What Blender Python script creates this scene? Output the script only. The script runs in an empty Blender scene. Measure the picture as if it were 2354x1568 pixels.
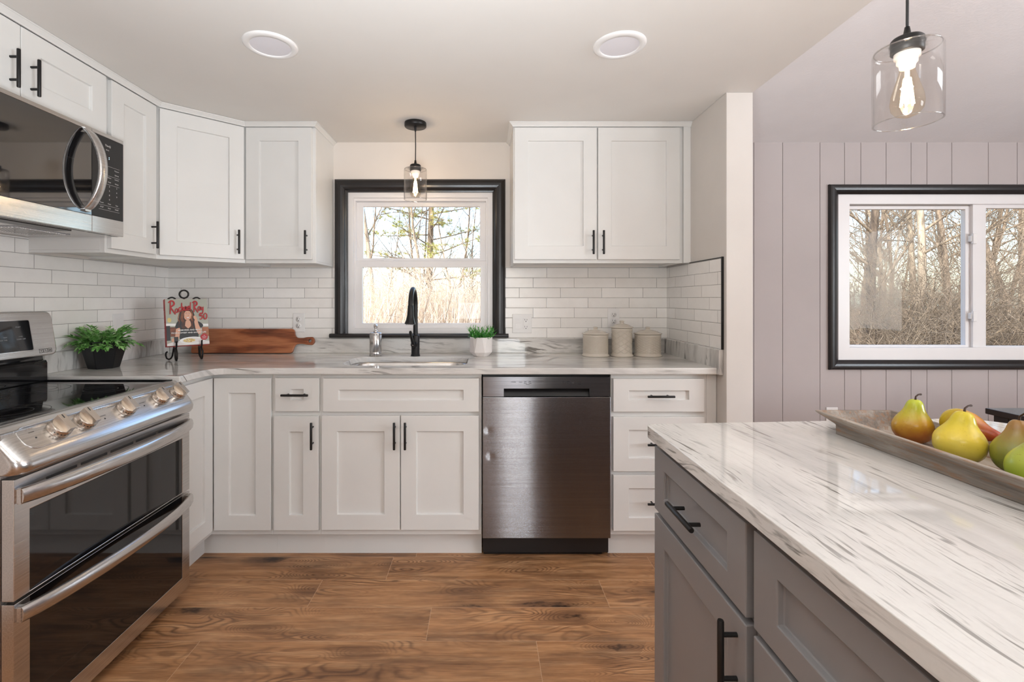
import bpy, bmesh, math, random
from mathutils import Vector, Matrix, noise as mnoise

# ------------------------------------------------------------------ camera, sky, lights
SC = bpy.context.scene
COL = SC.collection
CAMY, CAMZ = -2.882, 1.237
F, VX, VY = 1095.0, 1110.0, 688.0


def fx(px, Y):
    return (px - VX) * (Y - CAMY) / F


def fz(py, Y):
    return CAMZ - (py - VY) * (Y - CAMY) / F


cam_data = bpy.data.cameras.new('camera')
cam = bpy.data.objects.new('camera', cam_data)
COL.objects.link(cam)
cam.location = (0, CAMY, CAMZ)
cam.rotation_euler = (math.pi / 2, 0, 0)
cam_data.sensor_width = 36.0
cam_data.lens = F / 2354 * 36.0
cam_data.shift_x = (1177 - VX) / 2354
cam_data.shift_y = -(784 - VY) / 2354
cam_data.clip_start = 0.05
cam_data.clip_end = 300
SC.camera = cam

SC.view_settings.view_transform = 'Standard'
SC.view_settings.look = 'None'
SC.view_settings.gamma = 1.0
SC.view_settings.use_curve_mapping = False
SC.view_settings.exposure = 0.08

world = bpy.data.worlds.new('sky')
SC.world = world
world.use_nodes = True
wn = world.node_tree
for n_ in list(wn.nodes):
    wn.nodes.remove(n_)
sky = wn.nodes.new('ShaderNodeTexSky')
sky.sky_type = 'NISHITA'
sky.sun_disc = False
sky.sun_elevation = math.radians(32)
sky.sun_rotation = math.radians(200)
sky.dust_density = 2.0
bg = wn.nodes.new('ShaderNodeBackground')
bg.inputs[1].default_value = 0.6
wo = wn.nodes.new('ShaderNodeOutputWorld')
wn.links.new(sky.outputs[0], bg.inputs[0])
wn.links.new(bg.outputs[0], wo.inputs[0])

sun_data = bpy.data.lights.new('sun', 'SUN')
sun_data.energy = 6.6
sun_data.angle = math.radians(0.6)
sun_data.color = (1.0, 0.93, 0.82)
sun = bpy.data.objects.new('sun', sun_data)
COL.objects.link(sun)
sun.rotation_euler = Vector((0.80, 0.36, -0.48)).to_track_quat('-Z', 'Y').to_euler()


def area(name, loc, aim, sx, sy, watts, color=(1, 1, 1), shape='RECTANGLE', spread=180):
    d = bpy.data.lights.new(name, 'AREA')
    d.shape = shape
    d.size = sx
    d.size_y = sy
    d.energy = watts
    d.color = color
    d.spread = math.radians(spread)
    o = bpy.data.objects.new(name, d)
    COL.objects.link(o)
    o.location = loc
    o.rotation_euler = (Vector(aim) - Vector(loc)).to_track_quat('-Z', 'Y').to_euler()
    return o


# daylight entering through the glazed doors of the room behind, plus unseen fill lights added around it
area('daylight_glass_door', (0.575, -6.70, 1.1), (0.575, 0, 1.1), 0.55, 1.9, 17, (0.62, 0.80, 1.0))
area('side_window_fill', (4.62, -3.3, 1.45), (0.0, -2.6, 1.2), 1.9, 1.2, 100, (0.88, 0.94, 1.0))  # unseen side window, its daylight boosted as fill for the far corner
area('rear_overhead_fill', (-0.3, -4.3, 2.15), (-0.3, -4.3, 0), 1.0, 1.0, 18, (1.0, 0.97, 0.93))  # unseen fill added overhead to brighten the kitchen from behind
area('rear_overhead_fill', (2.9, -4.3, 2.45), (2.9, -4.3, 0), 0.8, 0.8, 9, (1.0, 0.97, 0.93))  # second added fill, over the dining end
area('uplight_fill', (-0.10, -2.85, 1.10), (-0.14, -2.25, 2.25), 0.4, 0.4, 31, (0.88, 0.95, 1.0), spread=136)  # unseen, added to brighten the kitchen ceiling
area('uplight_fill', (2.6, -3.6, 1.5), (2.6, -3.0, 2.5), 0.5, 0.5, 46, (0.97, 0.985, 1.0), spread=120)  # unseen, added to brighten the dining ceiling


# ------------------------------------------------------------------ material helpers
def lin(r, g, b):
    def c(v):
        v /= 255.0
        return v / 12.92 if v <= 0.04045 else ((v + 0.055) / 1.055) ** 2.4
    return (c(r), c(g), c(b), 1.0)


class NT:
    def __init__(s, name):
        s.m = bpy.data.materials.new(name)
        s.m.use_nodes = True
        s.t = s.m.node_tree
        s.b = s.t.nodes['Principled BSDF']
        s.out = s.t.nodes['Material Output']

    def n(s, typ, **kw):
        nd = s.t.nodes.new(typ)
        for k, v in kw.items():
            setattr(nd, k, v)
        return nd

    def put(s, sock, v):
        if isinstance(v, bpy.types.NodeSocket):
            s.t.links.new(v, sock)
        else:
            sock.default_value = v

    def m_(s, op, a, b=None, c=None, clamp=False):
        nd = s.n('ShaderNodeMath', operation=op)
        nd.use_clamp = clamp
        s.put(nd.inputs[0], a)
        if b is not None:
            s.put(nd.inputs[1], b)
        if c is not None:
            s.put(nd.inputs[2], c)
        return nd.outputs[0]

    def obj(s):
        return s.n('ShaderNodeTexCoord').outputs['Object']

    def uv(s, name):
        nd = s.n('ShaderNodeUVMap')
        nd.uv_map = name
        return nd.outputs[0]

    def xyz(s, v):
        nd = s.n('ShaderNodeSeparateXYZ')
        s.put(nd.inputs[0], v)
        return nd.outputs[0], nd.outputs[1], nd.outputs[2]

    def comb(s, x, y, z=0.0):
        nd = s.n('ShaderNodeCombineXYZ')
        s.put(nd.inputs[0], x)
        s.put(nd.inputs[1], y)
        s.put(nd.inputs[2], z)
        return nd.outputs[0]

    def scale(s, v, sc, loc=(0, 0, 0), rot=(0, 0, 0)):
        nd = s.n('ShaderNodeMapping')
        s.put(nd.inputs[0], v)
        nd.inputs['Location'].default_value = loc
        nd.inputs['Rotation'].default_value = rot
        nd.inputs['Scale'].default_value = sc
        return nd.outputs[0]

    def noise(s, v, sc=5.0, det=4.0, rough=0.5, dist=0.0, color=False):
        nd = s.n('ShaderNodeTexNoise')
        s.put(nd.inputs['Vector'], v)
        nd.inputs['Scale'].default_value = sc
        nd.inputs['Detail'].default_value = det
        nd.inputs['Roughness'].default_value = rough
        nd.inputs['Distortion'].default_value = dist
        return nd.outputs[1 if color else 0]

    def ramp(s, f, stops, interp='LINEAR'):
        nd = s.n('ShaderNodeValToRGB')
        nd.color_ramp.interpolation = interp
        el = nd.color_ramp.elements
        while len(el) < len(stops):
            el.new(0.5)
        for e, (p, c) in zip(el, stops):
            e.position = p
            e.color = c if len(c) == 4 else (*c, 1)
        s.put(nd.inputs[0], f)
        return nd.outputs[0]

    def mix(s, f, a, b, blend='MIX'):
        nd = s.n('ShaderNodeMix', data_type='RGBA', blend_type=blend)
        s.put(nd.inputs[0], f)
        s.put(nd.inputs[6], a)
        s.put(nd.inputs[7], b)
        return nd.outputs[2]

    def bump(s, h, strength=0.3, dist=0.002, normal=None):
        nd = s.n('ShaderNodeBump')
        nd.inputs['Strength'].default_value = strength
        nd.inputs['Distance'].default_value = dist
        s.put(nd.inputs['Height'], h)
        if normal is not None:
            s.put(nd.inputs['Normal'], normal)
        return nd.outputs[0]

    def set(s, color=None, rough=None, metal=None, normal=None, spec=None, coat=None, sheen=None):
        b = s.b.inputs
        for k, v in (('Base Color', color), ('Roughness', rough), ('Metallic', metal), ('Normal', normal),
                     ('Specular IOR Level', spec), ('Coat Weight', coat)):
            if v is not None:
                s.put(b[k], v)
        return s.m


def plain(name, color, rough=0.5, metal=0.0, spec=None, bump=None, vary=0.04):
    t = NT(name)
    o = t.obj()
    n = t.noise(o, 6.0, 3.0)
    lo = tuple(c * (1 - vary) for c in color[:3]) + (1,)
    hi = tuple(min(1, c * (1 + vary)) for c in color[:3]) + (1,)
    c = t.ramp(n, [(0.3, lo), (0.7, hi)])
    nm = None
    if bump:
        nm = t.bump(t.noise(o, bump[0], 4.0), bump[1], bump[2])
    return t.set(c, rough, metal, nm, spec)


M = {}
M['white'] = plain('cabinet_white_paint', (0.765, 0.748, 0.72, 1), 0.36, vary=0.015)
M['grey'] = plain('island_grey_paint', lin(138, 135, 135), 0.33, vary=0.02)
M['black'] = plain('matte_black_metal', (0.012, 0.011, 0.011, 1), 0.38, 0.3, vary=0.1)
M['dark'] = plain('black_plastic', (0.010, 0.010, 0.011, 1), 0.30, vary=0.1)
M['blackgloss'] = plain('black_glass', (0.006, 0.006, 0.007, 1), 0.04, 0.0, spec=0.75, vary=0.05)
M['mirrorglass'] = plain('reflective_black_glass', (0.005, 0.005, 0.006, 1), 0.03, 0.0, spec=0.5, vary=0.05)
M['mirrorglass'].node_tree.nodes['Principled BSDF'].inputs['IOR'].default_value = 2.25
M['toeblack'] = plain('black_toe_panel', (0.006, 0.006, 0.007, 1), 0.25, bump=(60, 0.2, 0.002))
M['ceiling'] = plain('ceiling_paint', (0.74, 0.71, 0.675, 1), 0.85, bump=(70, 0.05, 0.002), vary=0.01)
M['ceiling_tex'] = plain('stippled_ceiling_paint', (0.72, 0.69, 0.69, 1), 0.9, bump=(90, 0.25, 0.004), vary=0.02)
M['wall'] = plain('warm_wall_paint', (0.76, 0.70, 0.645, 1), 0.8, bump=(60, 0.06, 0.002), vary=0.015)
M['wall_grey'] = plain('greige_wall_paint', (0.66, 0.615, 0.575, 1), 0.8, bump=(60, 0.08, 0.002), vary=0.015)
M['wall_mauve'] = plain('mauve_grey_panelling', (0.45, 0.40, 0.39, 1), 0.7, bump=(110, 0.08, 0.002), vary=0.015)
M['vinyl'] = plain('white_vinyl', (0.80, 0.775, 0.77, 1), 0.35, vary=0.01)
M['plastic'] = plain('white_plastic', (0.82, 0.80, 0.785, 1), 0.3, vary=0.01)
M['slot'] = plain('dark_slot', (0.02, 0.018, 0.016, 1), 0.6)
M['ceramic'] = plain('cream_glaze', (0.60, 0.54, 0.46, 1), 0.09, vary=0.05)
M['potwhite'] = plain('white_ceramic', (0.76, 0.70, 0.67, 1), 0.4, vary=0.02)
M['potblack'] = plain('black_planter', (0.006, 0.006, 0.007, 1), 0.42, spec=0.3, bump=(30, 0.15, 0.003), vary=0.2)
M['soil'] = plain('soil', (0.02, 0.014, 0.01, 1), 0.95, bump=(60, 0.8, 0.01))
M['trimblack'] = plain('black_gloss_paint', (0.014, 0.012, 0.012, 1), 0.30, bump=(140, 0.2, 0.002), vary=0.2)
M['iron'] = plain('wrought_iron', (0.010, 0.008, 0.007, 1), 0.42, 0.4, bump=(50, 0.4, 0.003), vary=0.3)
M['cover_red'] = plain('red_print', lin(178, 14, 24), 0.35, vary=0.05)
M['paper'] = plain('paper', (0.8, 0.77, 0.7, 1), 0.7)
M['ink_white'] = plain('white_print', (0.85, 0.83, 0.8, 1), 0.4)
M['ink_dark'] = plain('dark_print', (0.02, 0.02, 0.022, 1), 0.4)
M['ink_grey'] = plain('grey_print', (0.35, 0.35, 0.36, 1), 0.4)
M['skin'] = plain('skin_print', lin(222, 168, 140), 0.4)
M['hair'] = plain('hair_print', lin(78, 44, 28), 0.4, vary=0.35)
M['sage'] = plain('sage_print', lin(172, 172, 158), 0.4, vary=0.1)
M['pasta'] = plain('pasta_print', lin(214, 190, 120), 0.4, vary=0.2)
M['tablewood'] = plain('dark_table_wood', (0.022, 0.013, 0.010, 1), 0.22, vary=0.3)
M['diffuser'] = plain('lamp_diffuser', (0.78, 0.76, 0.80, 1), 0.5, vary=0.01)


def brushed(name, color, rough, axis, strength=0.12, vary=0.1):
    t = NT(name)
    o = t.obj()
    sc = [260.0, 260.0, 260.0]
    sc[axis] = 3.0
    n = t.noise(t.scale(o, sc), 1.0, 2.0)
    big = t.noise(o, 3.0, 2.0)
    lo = tuple(c * (1 - vary) for c in color[:3]) + (1,)
    hi = tuple(min(1, c * (1 + vary)) for c in color[:3]) + (1,)
    c = t.ramp(n, [(0.3, lo), (0.7, hi)])
    r = t.m_('MULTIPLY_ADD', n, 0.12, rough - 0.06)
    r = t.m_('MULTIPLY_ADD', big, 0.06, t.m_('SUBTRACT', r, 0.03))
    return t.set(c, r, 1.0, t.bump(n, strength, 0.0006))


def aniso(m, tangent, amount):
    nt = m.node_tree
    b = nt.nodes['Principled BSDF']
    c = nt.nodes.new('ShaderNodeCombineXYZ')
    for i in range(3):
        c.inputs[i].default_value = tangent[i]
    nt.links.new(c.outputs[0], b.inputs['Tangent'])
    b.inputs['Anisotropic'].default_value = amount
    return m


M['steel'] = brushed('brushed_stainless', (0.62, 0.60, 0.585, 1), 0.24, 0)
M['steel_plain'] = brushed('satin_stainless', (0.62, 0.60, 0.585, 1), 0.25, 2, 0.05)
M['steel_dark'] = brushed('dark_stainless', (0.25, 0.252, 0.265, 1), 0.18, 0, 0.06, 0.05)
M['knobmetal'] = plain('champagne_metal', (0.62, 0.55, 0.48, 1), 0.27, 1.0, vary=0.03)
M['chrome'] = plain('chrome', (0.75, 0.72, 0.70, 1), 0.12, 1.0, vary=0.02)


def glass_thin(name, tint, base=0.05, edge=0.45, rough=0.0):
    t = NT(name)
    t.t.nodes.remove(t.b)
    tr = t.n('ShaderNodeBsdfTransparent')
    tr.inputs[0].default_value = tint
    gl = t.n('ShaderNodeBsdfGlossy')
    gl.inputs['Roughness'].default_value = rough
    lw = t.n('ShaderNodeLayerWeight')
    lw.inputs[0].default_value = 0.25
    f = t.m_('MULTIPLY_ADD', t.m_('POWER', lw.outputs['Facing'], 3.0), edge, base)
    mx = t.n('ShaderNodeMixShader')
    t.put(mx.inputs[0], f)
    t.put(mx.inputs[1], tr.outputs[0])
    t.put(mx.inputs[2], gl.outputs[0])
    t.put(t.out.inputs[0], mx.outputs[0])
    return t.m


M['pane'] = glass_thin('window_glass', (0.97, 0.98, 0.98, 1), 0.004, 0.12)
M['shade'] = glass_thin('clear_glass_shade', (0.97, 0.965, 0.96, 1), 0.04, 0.85)
M['bulbglass'] = glass_thin('amber_bulb_glass', (1.0, 0.94, 0.84, 1), 0.05, 0.5)
M['shade_rim_glint'] = glass_thin('glass_rim_glint', (0.95, 0.95, 0.94, 1), 0.30, 0.5)  # extra-reflective glass that imitates bright edge highlights


def emit(name, color, strength):
    t = NT(name)
    t.t.nodes.remove(t.b)
    e = t.n('ShaderNodeEmission')
    e.inputs[0].default_value = color
    e.inputs[1].default_value = strength
    t.put(t.out.inputs[0], e.outputs[0])
    return t.m


M['filament'] = emit('glowing_filament', (1.0, 0.74, 0.42, 1), 40.0)
M['led'] = emit('display_led', (0.6, 0.8, 1.0, 1), 2.0)


def tile_mat(name, axis, u0, z0, pu, pz, shift):
    t = NT(name)
    o = t.obj()
    x, y, z = t.xyz(o)
    a = x if axis == 0 else y
    v = t.m_('DIVIDE', t.m_('SUBTRACT', z, z0), pz)
    row = t.m_('FLOOR', v)
    u = t.m_('ADD', t.m_('DIVIDE', t.m_('SUBTRACT', a, u0), pu), t.m_('MULTIPLY', row, shift))
    cu = t.m_('FLOOR', u)
    fu = t.m_('SUBTRACT', u, cu)
    fv = t.m_('SUBTRACT', v, row)
    du = t.m_('MULTIPLY', t.m_('MINIMUM', fu, t.m_('SUBTRACT', 1.0, fu)), pu)
    dv = t.m_('MULTIPLY', t.m_('MINIMUM', fv, t.m_('SUBTRACT', 1.0, fv)), pz)
    wob = t.m_('MULTIPLY', t.m_('SUBTRACT', t.noise(o, 40, 2), 0.5), 0.0006)
    d = t.m_('ADD', t.m_('MINIMUM', du, dv), wob)
    body = t.n('ShaderNodeMapRange')
    t.put(body.inputs[0], d)
    body.inputs[1].default_value = 0.0007
    body.inputs[2].default_value = 0.0014
    wn_ = t.n('ShaderNodeTexWhiteNoise', noise_dimensions='2D')
    t.put(wn_.inputs['Vector'], t.comb(cu, row))
    idn = wn_.outputs[0]
    cloud = t.noise(t.comb(t.m_('ADD', a, t.m_('MULTIPLY', idn, 9.0)), z, idn), 14, 4, 0.6)
    k = t.m_('ADD', t.m_('MULTIPLY', cloud, 0.6), t.m_('MULTIPLY', idn, 0.4))
    tile = t.ramp(k, [(0.25, (0.84, 0.81, 0.775)), (0.75, (0.93, 0.90, 0.87))])
    c = t.mix(body.outputs[0], (0.30, 0.28, 0.265, 1), tile)
    r = t.m_('MULTIPLY_ADD', body.outputs[0], -0.55, 0.75)
    edge = t.n('ShaderNodeMapRange')
    t.put(edge.inputs[0], d)
    edge.inputs[1].default_value = 0.0
    edge.inputs[2].default_value = 0.004
    h = t.m_('ADD', edge.outputs[0], t.m_('MULTIPLY', cloud, 1.1))
    h = t.m_('ADD', h, t.m_('MULTIPLY', idn, 0.2))
    return t.set(c, r, 0.0, t.bump(h, 0.35, 0.0018))


PU, PZ, TZ0 = 0.2488, 0.0605, 1.0035
M['tile_back'] = tile_mat('white_subway_tile', 0, fx(1257, -0.008), TZ0, PU, PZ, -1 / 3)
M['tile_backl'] = tile_mat('white_subway_tile_a', 0, fx(478.8, -0.008), TZ0 - 0.001, PU, PZ, -1 / 3)
M['tile_left'] = tile_mat('white_subway_tile_b', 1, -0.12, TZ0, PU, PZ, 1 / 3)
M['tile_stub'] = tile_mat('white_subway_tile_c', 1, -0.05, TZ0, PU, PZ, -1 / 3)


def stone(name, along, seed, haze=0.3, fu=5.0, fw=52.0):
    """pale quartzite with broken grey-brown streaks along one axis"""
    t = NT(name)
    o = t.scale(t.obj(), (1, 1, 1), (seed, seed * 0.7, seed * 0.3))
    x, y, z = t.xyz(o)
    if along == 0:
        u, w = x, t.m_('ADD', y, t.m_('MULTIPLY', z, 0.9))
    elif along == 1:
        u, w = y, t.m_('ADD', x, t.m_('MULTIPLY', z, 0.9))
    else:
        u, w = z, t.m_('ADD', x, y)
    bend = t.m_('MULTIPLY', t.m_('SUBTRACT', t.noise(t.comb(t.m_('MULTIPLY', u, 2.0), t.m_('MULTIPLY', w, 2.4)), 1.0, 3), 0.5), 0.10)
    w2 = t.m_('MULTIPLY_ADD', u, 0.06, t.m_('ADD', w, bend))
    n1 = t.noise(t.comb(t.m_('MULTIPLY', u, fu), t.m_('MULTIPLY', w2, fw)), 1.0, 3.0, 0.55, 0.45)
    n2 = t.noise(t.comb(t.m_('MULTIPLY', u, fu * 2.2), t.m_('MULTIPLY', w2, fw * 2.3), 3.0), 1.0, 4.0, 0.6, 0.3)
    n3 = t.noise(t.comb(t.m_('MULTIPLY', u, 1.4), t.m_('MULTIPLY', w2, 6.0), 7.0), 1.0, 4.0, 0.6)
    gr = t.noise(o, 160, 2.0)
    base = t.ramp(n3, [(0.3, (0.62, 0.60, 0.58)), (0.5, (0.74, 0.715, 0.685)), (0.72, (0.80, 0.78, 0.745))])
    base = t.mix(t.m_('MULTIPLY', gr, 0.22), base, (0.50, 0.475, 0.45, 1))
    patch = t.ramp(t.noise(t.comb(t.m_('MULTIPLY', u, 2.6), t.m_('MULTIPLY', w2, 7.0), 11.0), 1.0, 2.0), [(0.44, (0, 0, 0)), (0.62, (1, 1, 1))])
    s1 = t.ramp(n1, [(0.575, (0, 0, 0)), (0.635, (1, 1, 1))])
    s2 = t.ramp(n2, [(0.54, (0, 0, 0)), (0.64, (1, 1, 1))])
    s3 = t.ramp(n3, [(0.56, (0, 0, 0)), (0.42, (1, 1, 1))]) if False else t.ramp(n3, [(0.36, (1, 1, 1)), (0.52, (0, 0, 0))])
    c = t.mix(t.m_('MULTIPLY', s3, haze), base, (0.30, 0.285, 0.27, 1))
    c = t.mix(t.m_('MULTIPLY', s2, t.m_('MULTIPLY_ADD', patch, 0.40, 0.06)), c, (0.24, 0.22, 0.205, 1))
    c = t.mix(t.m_('MULTIPLY', s1, t.m_('MULTIPLY_ADD', patch, 0.72, 0.12)), c, (0.135, 0.12, 0.105, 1))
    return t.set(c, 0.035, 0.0, None, 0.55)


M['stone'] = stone('quartzite_worktop', 0, 0.0, 0.38, 3.6, 60.0)
M['stone_upstand'] = stone('quartzite_upstand', 0, 5.2, 0.7, 4.5, 42.0)
M['stone_left'] = stone('quartzite_splash', 2, 3.3, 0.75, 4.0, 26.0)
M['stone_island'] = stone('quartzite_island', 1, 7.9, 0.20, 7.5, 85.0)


def plank_floor():
    t = NT('oak_plank_floor')
    g = t.uv('grain')
    p = t.uv('plank')
    gu, gv, _ = t.xyz(g)
    pu, pv, _ = t.xyz(p)
    wn_ = t.n('ShaderNodeTexWhiteNoise', noise_dimensions='1D')
    t.put(wn_.inputs['W'], t.m_('FLOOR', t.m_('DIVIDE', gu, 5.0)))
    rid = wn_.outputs[0]
    # knots: stretched cells
    kv = t.comb(t.m_('MULTIPLY', gu, 3.0), t.m_('MULTIPLY', gv, 9.0))
    vo = t.n('ShaderNodeTexVoronoi', feature='F1')
    t.put(vo.inputs['Vector'], kv)
    vo.inputs['Scale'].default_value = 1.0
    kd = vo.outputs['Distance']
    near = t.n('ShaderNodeMapRange', interpolation_type='SMOOTHSTEP')
    t.put(near.inputs[0], kd)
    near.inputs[1].default_value = 0.0
    near.inputs[2].default_value = 0.55
    near.inputs[3].default_value = 1.0
    near.inputs[4].default_value = 0.0
    # cathedral rings
    f = t.noise(t.comb(t.m_('MULTIPLY', gu, 1.5), t.m_('MULTIPLY', gv, 5.5)), 1.0, 2.0, 0.45, 0.2)
    f = t.m_('ADD', t.m_('MULTIPLY', f, 1.0), t.m_('MULTIPLY', near.outputs[0], 0.34))
    wob = t.noise(t.comb(t.m_('MULTIPLY', gu, 30), t.m_('MULTIPLY', gv, 60)), 1.0, 2.0)
    ph = t.m_('ADD', t.m_('MULTIPLY', f, 190.0), t.m_('MULTIPLY', wob, 2.2))
    ring = t.m_('MULTIPLY_ADD', t.m_('SINE', ph), 0.5, 0.5)
    ring = t.m_('POWER', ring, 2.2)
    lowf = t.noise(t.comb(t.m_('MULTIPLY', gu, 2.0), t.m_('MULTIPLY', gv, 6.0), 4.0), 1.0, 3.0)
    amt = t.ramp(lowf, [(0.44, (0, 0, 0)), (0.62, (1, 1, 1))])
    fib = t.noise(t.comb(t.m_('MULTIPLY', gu, 9), t.m_('MULTIPLY', gv, 330)), 1.0, 3.0, 0.6)
    fib2 = t.noise(t.comb(t.m_('MULTIPLY', gu, 3), t.m_('MULTIPLY', gv, 40), 9.0), 1.0, 4.0, 0.6)
    base = t.ramp(fib2, [(0.25, lin(156, 108, 70)), (0.5, lin(194, 142, 98)), (0.75, lin(220, 174, 130))])
    fibc = t.ramp(fib, [(0.38, (0, 0, 0)), (0.62, (1, 1, 1))])
    c = t.mix(t.m_('MULTIPLY', fibc, 0.34), base, lin(112, 74, 46))
    c = t.mix(t.m_('MULTIPLY', ring, t.m_('MULTIPLY_ADD', amt, 0.58, 0.05)), c, lin(78, 47, 30))
    big = t.ramp(t.noise(t.comb(t.m_('MULTIPLY', gu, 2.2), t.m_('MULTIPLY', gv, 8.0), 21.0), 1.0, 4.0, 0.65), [(0.46, (0, 0, 0)), (0.66, (1, 1, 1))])
    c = t.mix(t.m_('MULTIPLY', big, 0.55), c, lin(84, 55, 38))
    halo = t.n('ShaderNodeMapRange', interpolation_type='SMOOTHSTEP')
    t.put(halo.inputs[0], t.m_('ADD', kd, t.m_('MULTIPLY', t.m_('SUBTRACT', fib2, 0.5), 0.5)))
    halo.inputs[1].default_value = 0.08
    halo.inputs[2].default_value = 0.55
    halo.inputs[3].default_value = 1.0
    halo.inputs[4].default_value = 0.0
    vr, vg, vb = t.xyz(vo.outputs['Color'])
    has = t.m_('GREATER_THAN', vr, 0.5)
    c = t.mix(t.m_('MULTIPLY', t.m_('MULTIPLY', halo.outputs[0], has), 0.55), c, lin(72, 46, 32))
    core = t.n('ShaderNodeMapRange', interpolation_type='SMOOTHSTEP')
    t.put(core.inputs[0], t.m_('ADD', kd, t.m_('MULTIPLY', t.m_('SUBTRACT', wob, 0.5), 0.35)))
    core.inputs[1].default_value = 0.06
    core.inputs[2].default_value = 0.22
    core.inputs[3].default_value = 1.0
    core.inputs[4].default_value = 0.0
    c = t.mix(t.m_('MULTIPLY', t.m_('MULTIPLY', core.outputs[0], has), 0.9), c, lin(34, 20, 14))
    hs = t.n('ShaderNodeHueSaturation')
    t.put(hs.inputs['Value'], t.m_('MULTIPLY_ADD', rid, 0.28, 0.86))
    t.put(hs.inputs['Color'], c)
    c = hs.outputs[0]
    ev = t.m_('MINIMUM', pv, t.m_('SUBTRACT', 0.188, pv))
    eu = t.m_('MINIMUM', pu, t.m_('SUBTRACT', 1.216, pu))
    seam = t.m_('LESS_THAN', t.m_('MINIMUM', ev, eu), 0.0010)
    c = t.mix(t.m_('MULTIPLY', seam, 0.75), c, lin(205, 170, 138))
    h = t.m_('SUBTRACT', t.m_('MULTIPLY', fib, 0.3), t.m_('MULTIPLY', seam, 1.0))
    r = t.m_('MULTIPLY_ADD', fib, 0.16, 0.34)
    return t.set(c, r, 0.0, t.bump(h, 0.2, 0.001), 0.45)


M['floor'] = plank_floor()


def wood(name, c_dark, c_mid, c_light, axis=0, rough=0.4, freq=28.0, seed=0.0, wear=None):
    t = NT(name)
    o = t.scale(t.obj(), (1, 1, 1), (seed, seed, seed))
    x, y, z = t.xyz(o)
    ax = [x, y, z]
    u = ax[axis]
    rest = [ax[i] for i in range(3) if i != axis]
    v = t.comb(t.m_('MULTIPLY', u, 3.0), t.m_('MULTIPLY', rest[0], 14.0), t.m_('MULTIPLY', rest[1], 14.0))
    f = t.noise(v, 0.8, 3.0, 0.5, 0.4)
    ring = t.m_('MULTIPLY_ADD', t.m_('SINE', t.m_('MULTIPLY', f, freq)), 0.5, 0.5)
    fib = t.noise(t.comb(t.m_('MULTIPLY', u, 14), t.m_('MULTIPLY', rest[0], 260), t.m_('MULTIPLY', rest[1], 260)), 1.0, 3.0)
    k = t.m_('ADD', t.m_('MULTIPLY', ring, 0.5), t.m_('MULTIPLY', fib, 0.5))
    k = t.m_('ADD', t.m_('MULTIPLY', k, 0.6), t.m_('MULTIPLY', f, 0.4))
    c = t.ramp(k, [(0.25, c_dark), (0.5, c_mid), (0.75, c_light)])
    if wear:
        wmask = t.ramp(t.noise(t.comb(t.m_('MULTIPLY', u, 14), t.m_('MULTIPLY', rest[0], 120), t.m_('MULTIPLY', rest[1], 120)), 1.0, 5.0, 0.75), [(0.50, (0, 0, 0)), (0.60, (1, 1, 1))])
        c = t.mix(t.m_('MULTIPLY', wmask, 0.75), c, wear)
    return t.set(c, rough, 0.0, t.bump(k, 0.25, 0.0015))


M['steel_dark'] = aniso(M['steel_dark'], (0, 0, 1), 0.7)
M['acacia'] = wood('acacia_board', lin(84, 40, 24), lin(146, 82, 50), lin(190, 122, 80), 0, 0.36, 15)
M['traywood'] = wood('weathered_grey_wood', lin(112, 102, 94), lin(158, 148, 138), lin(192, 184, 174), 1, 0.65, 12, 2.0, lin(150, 112, 82))


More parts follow.
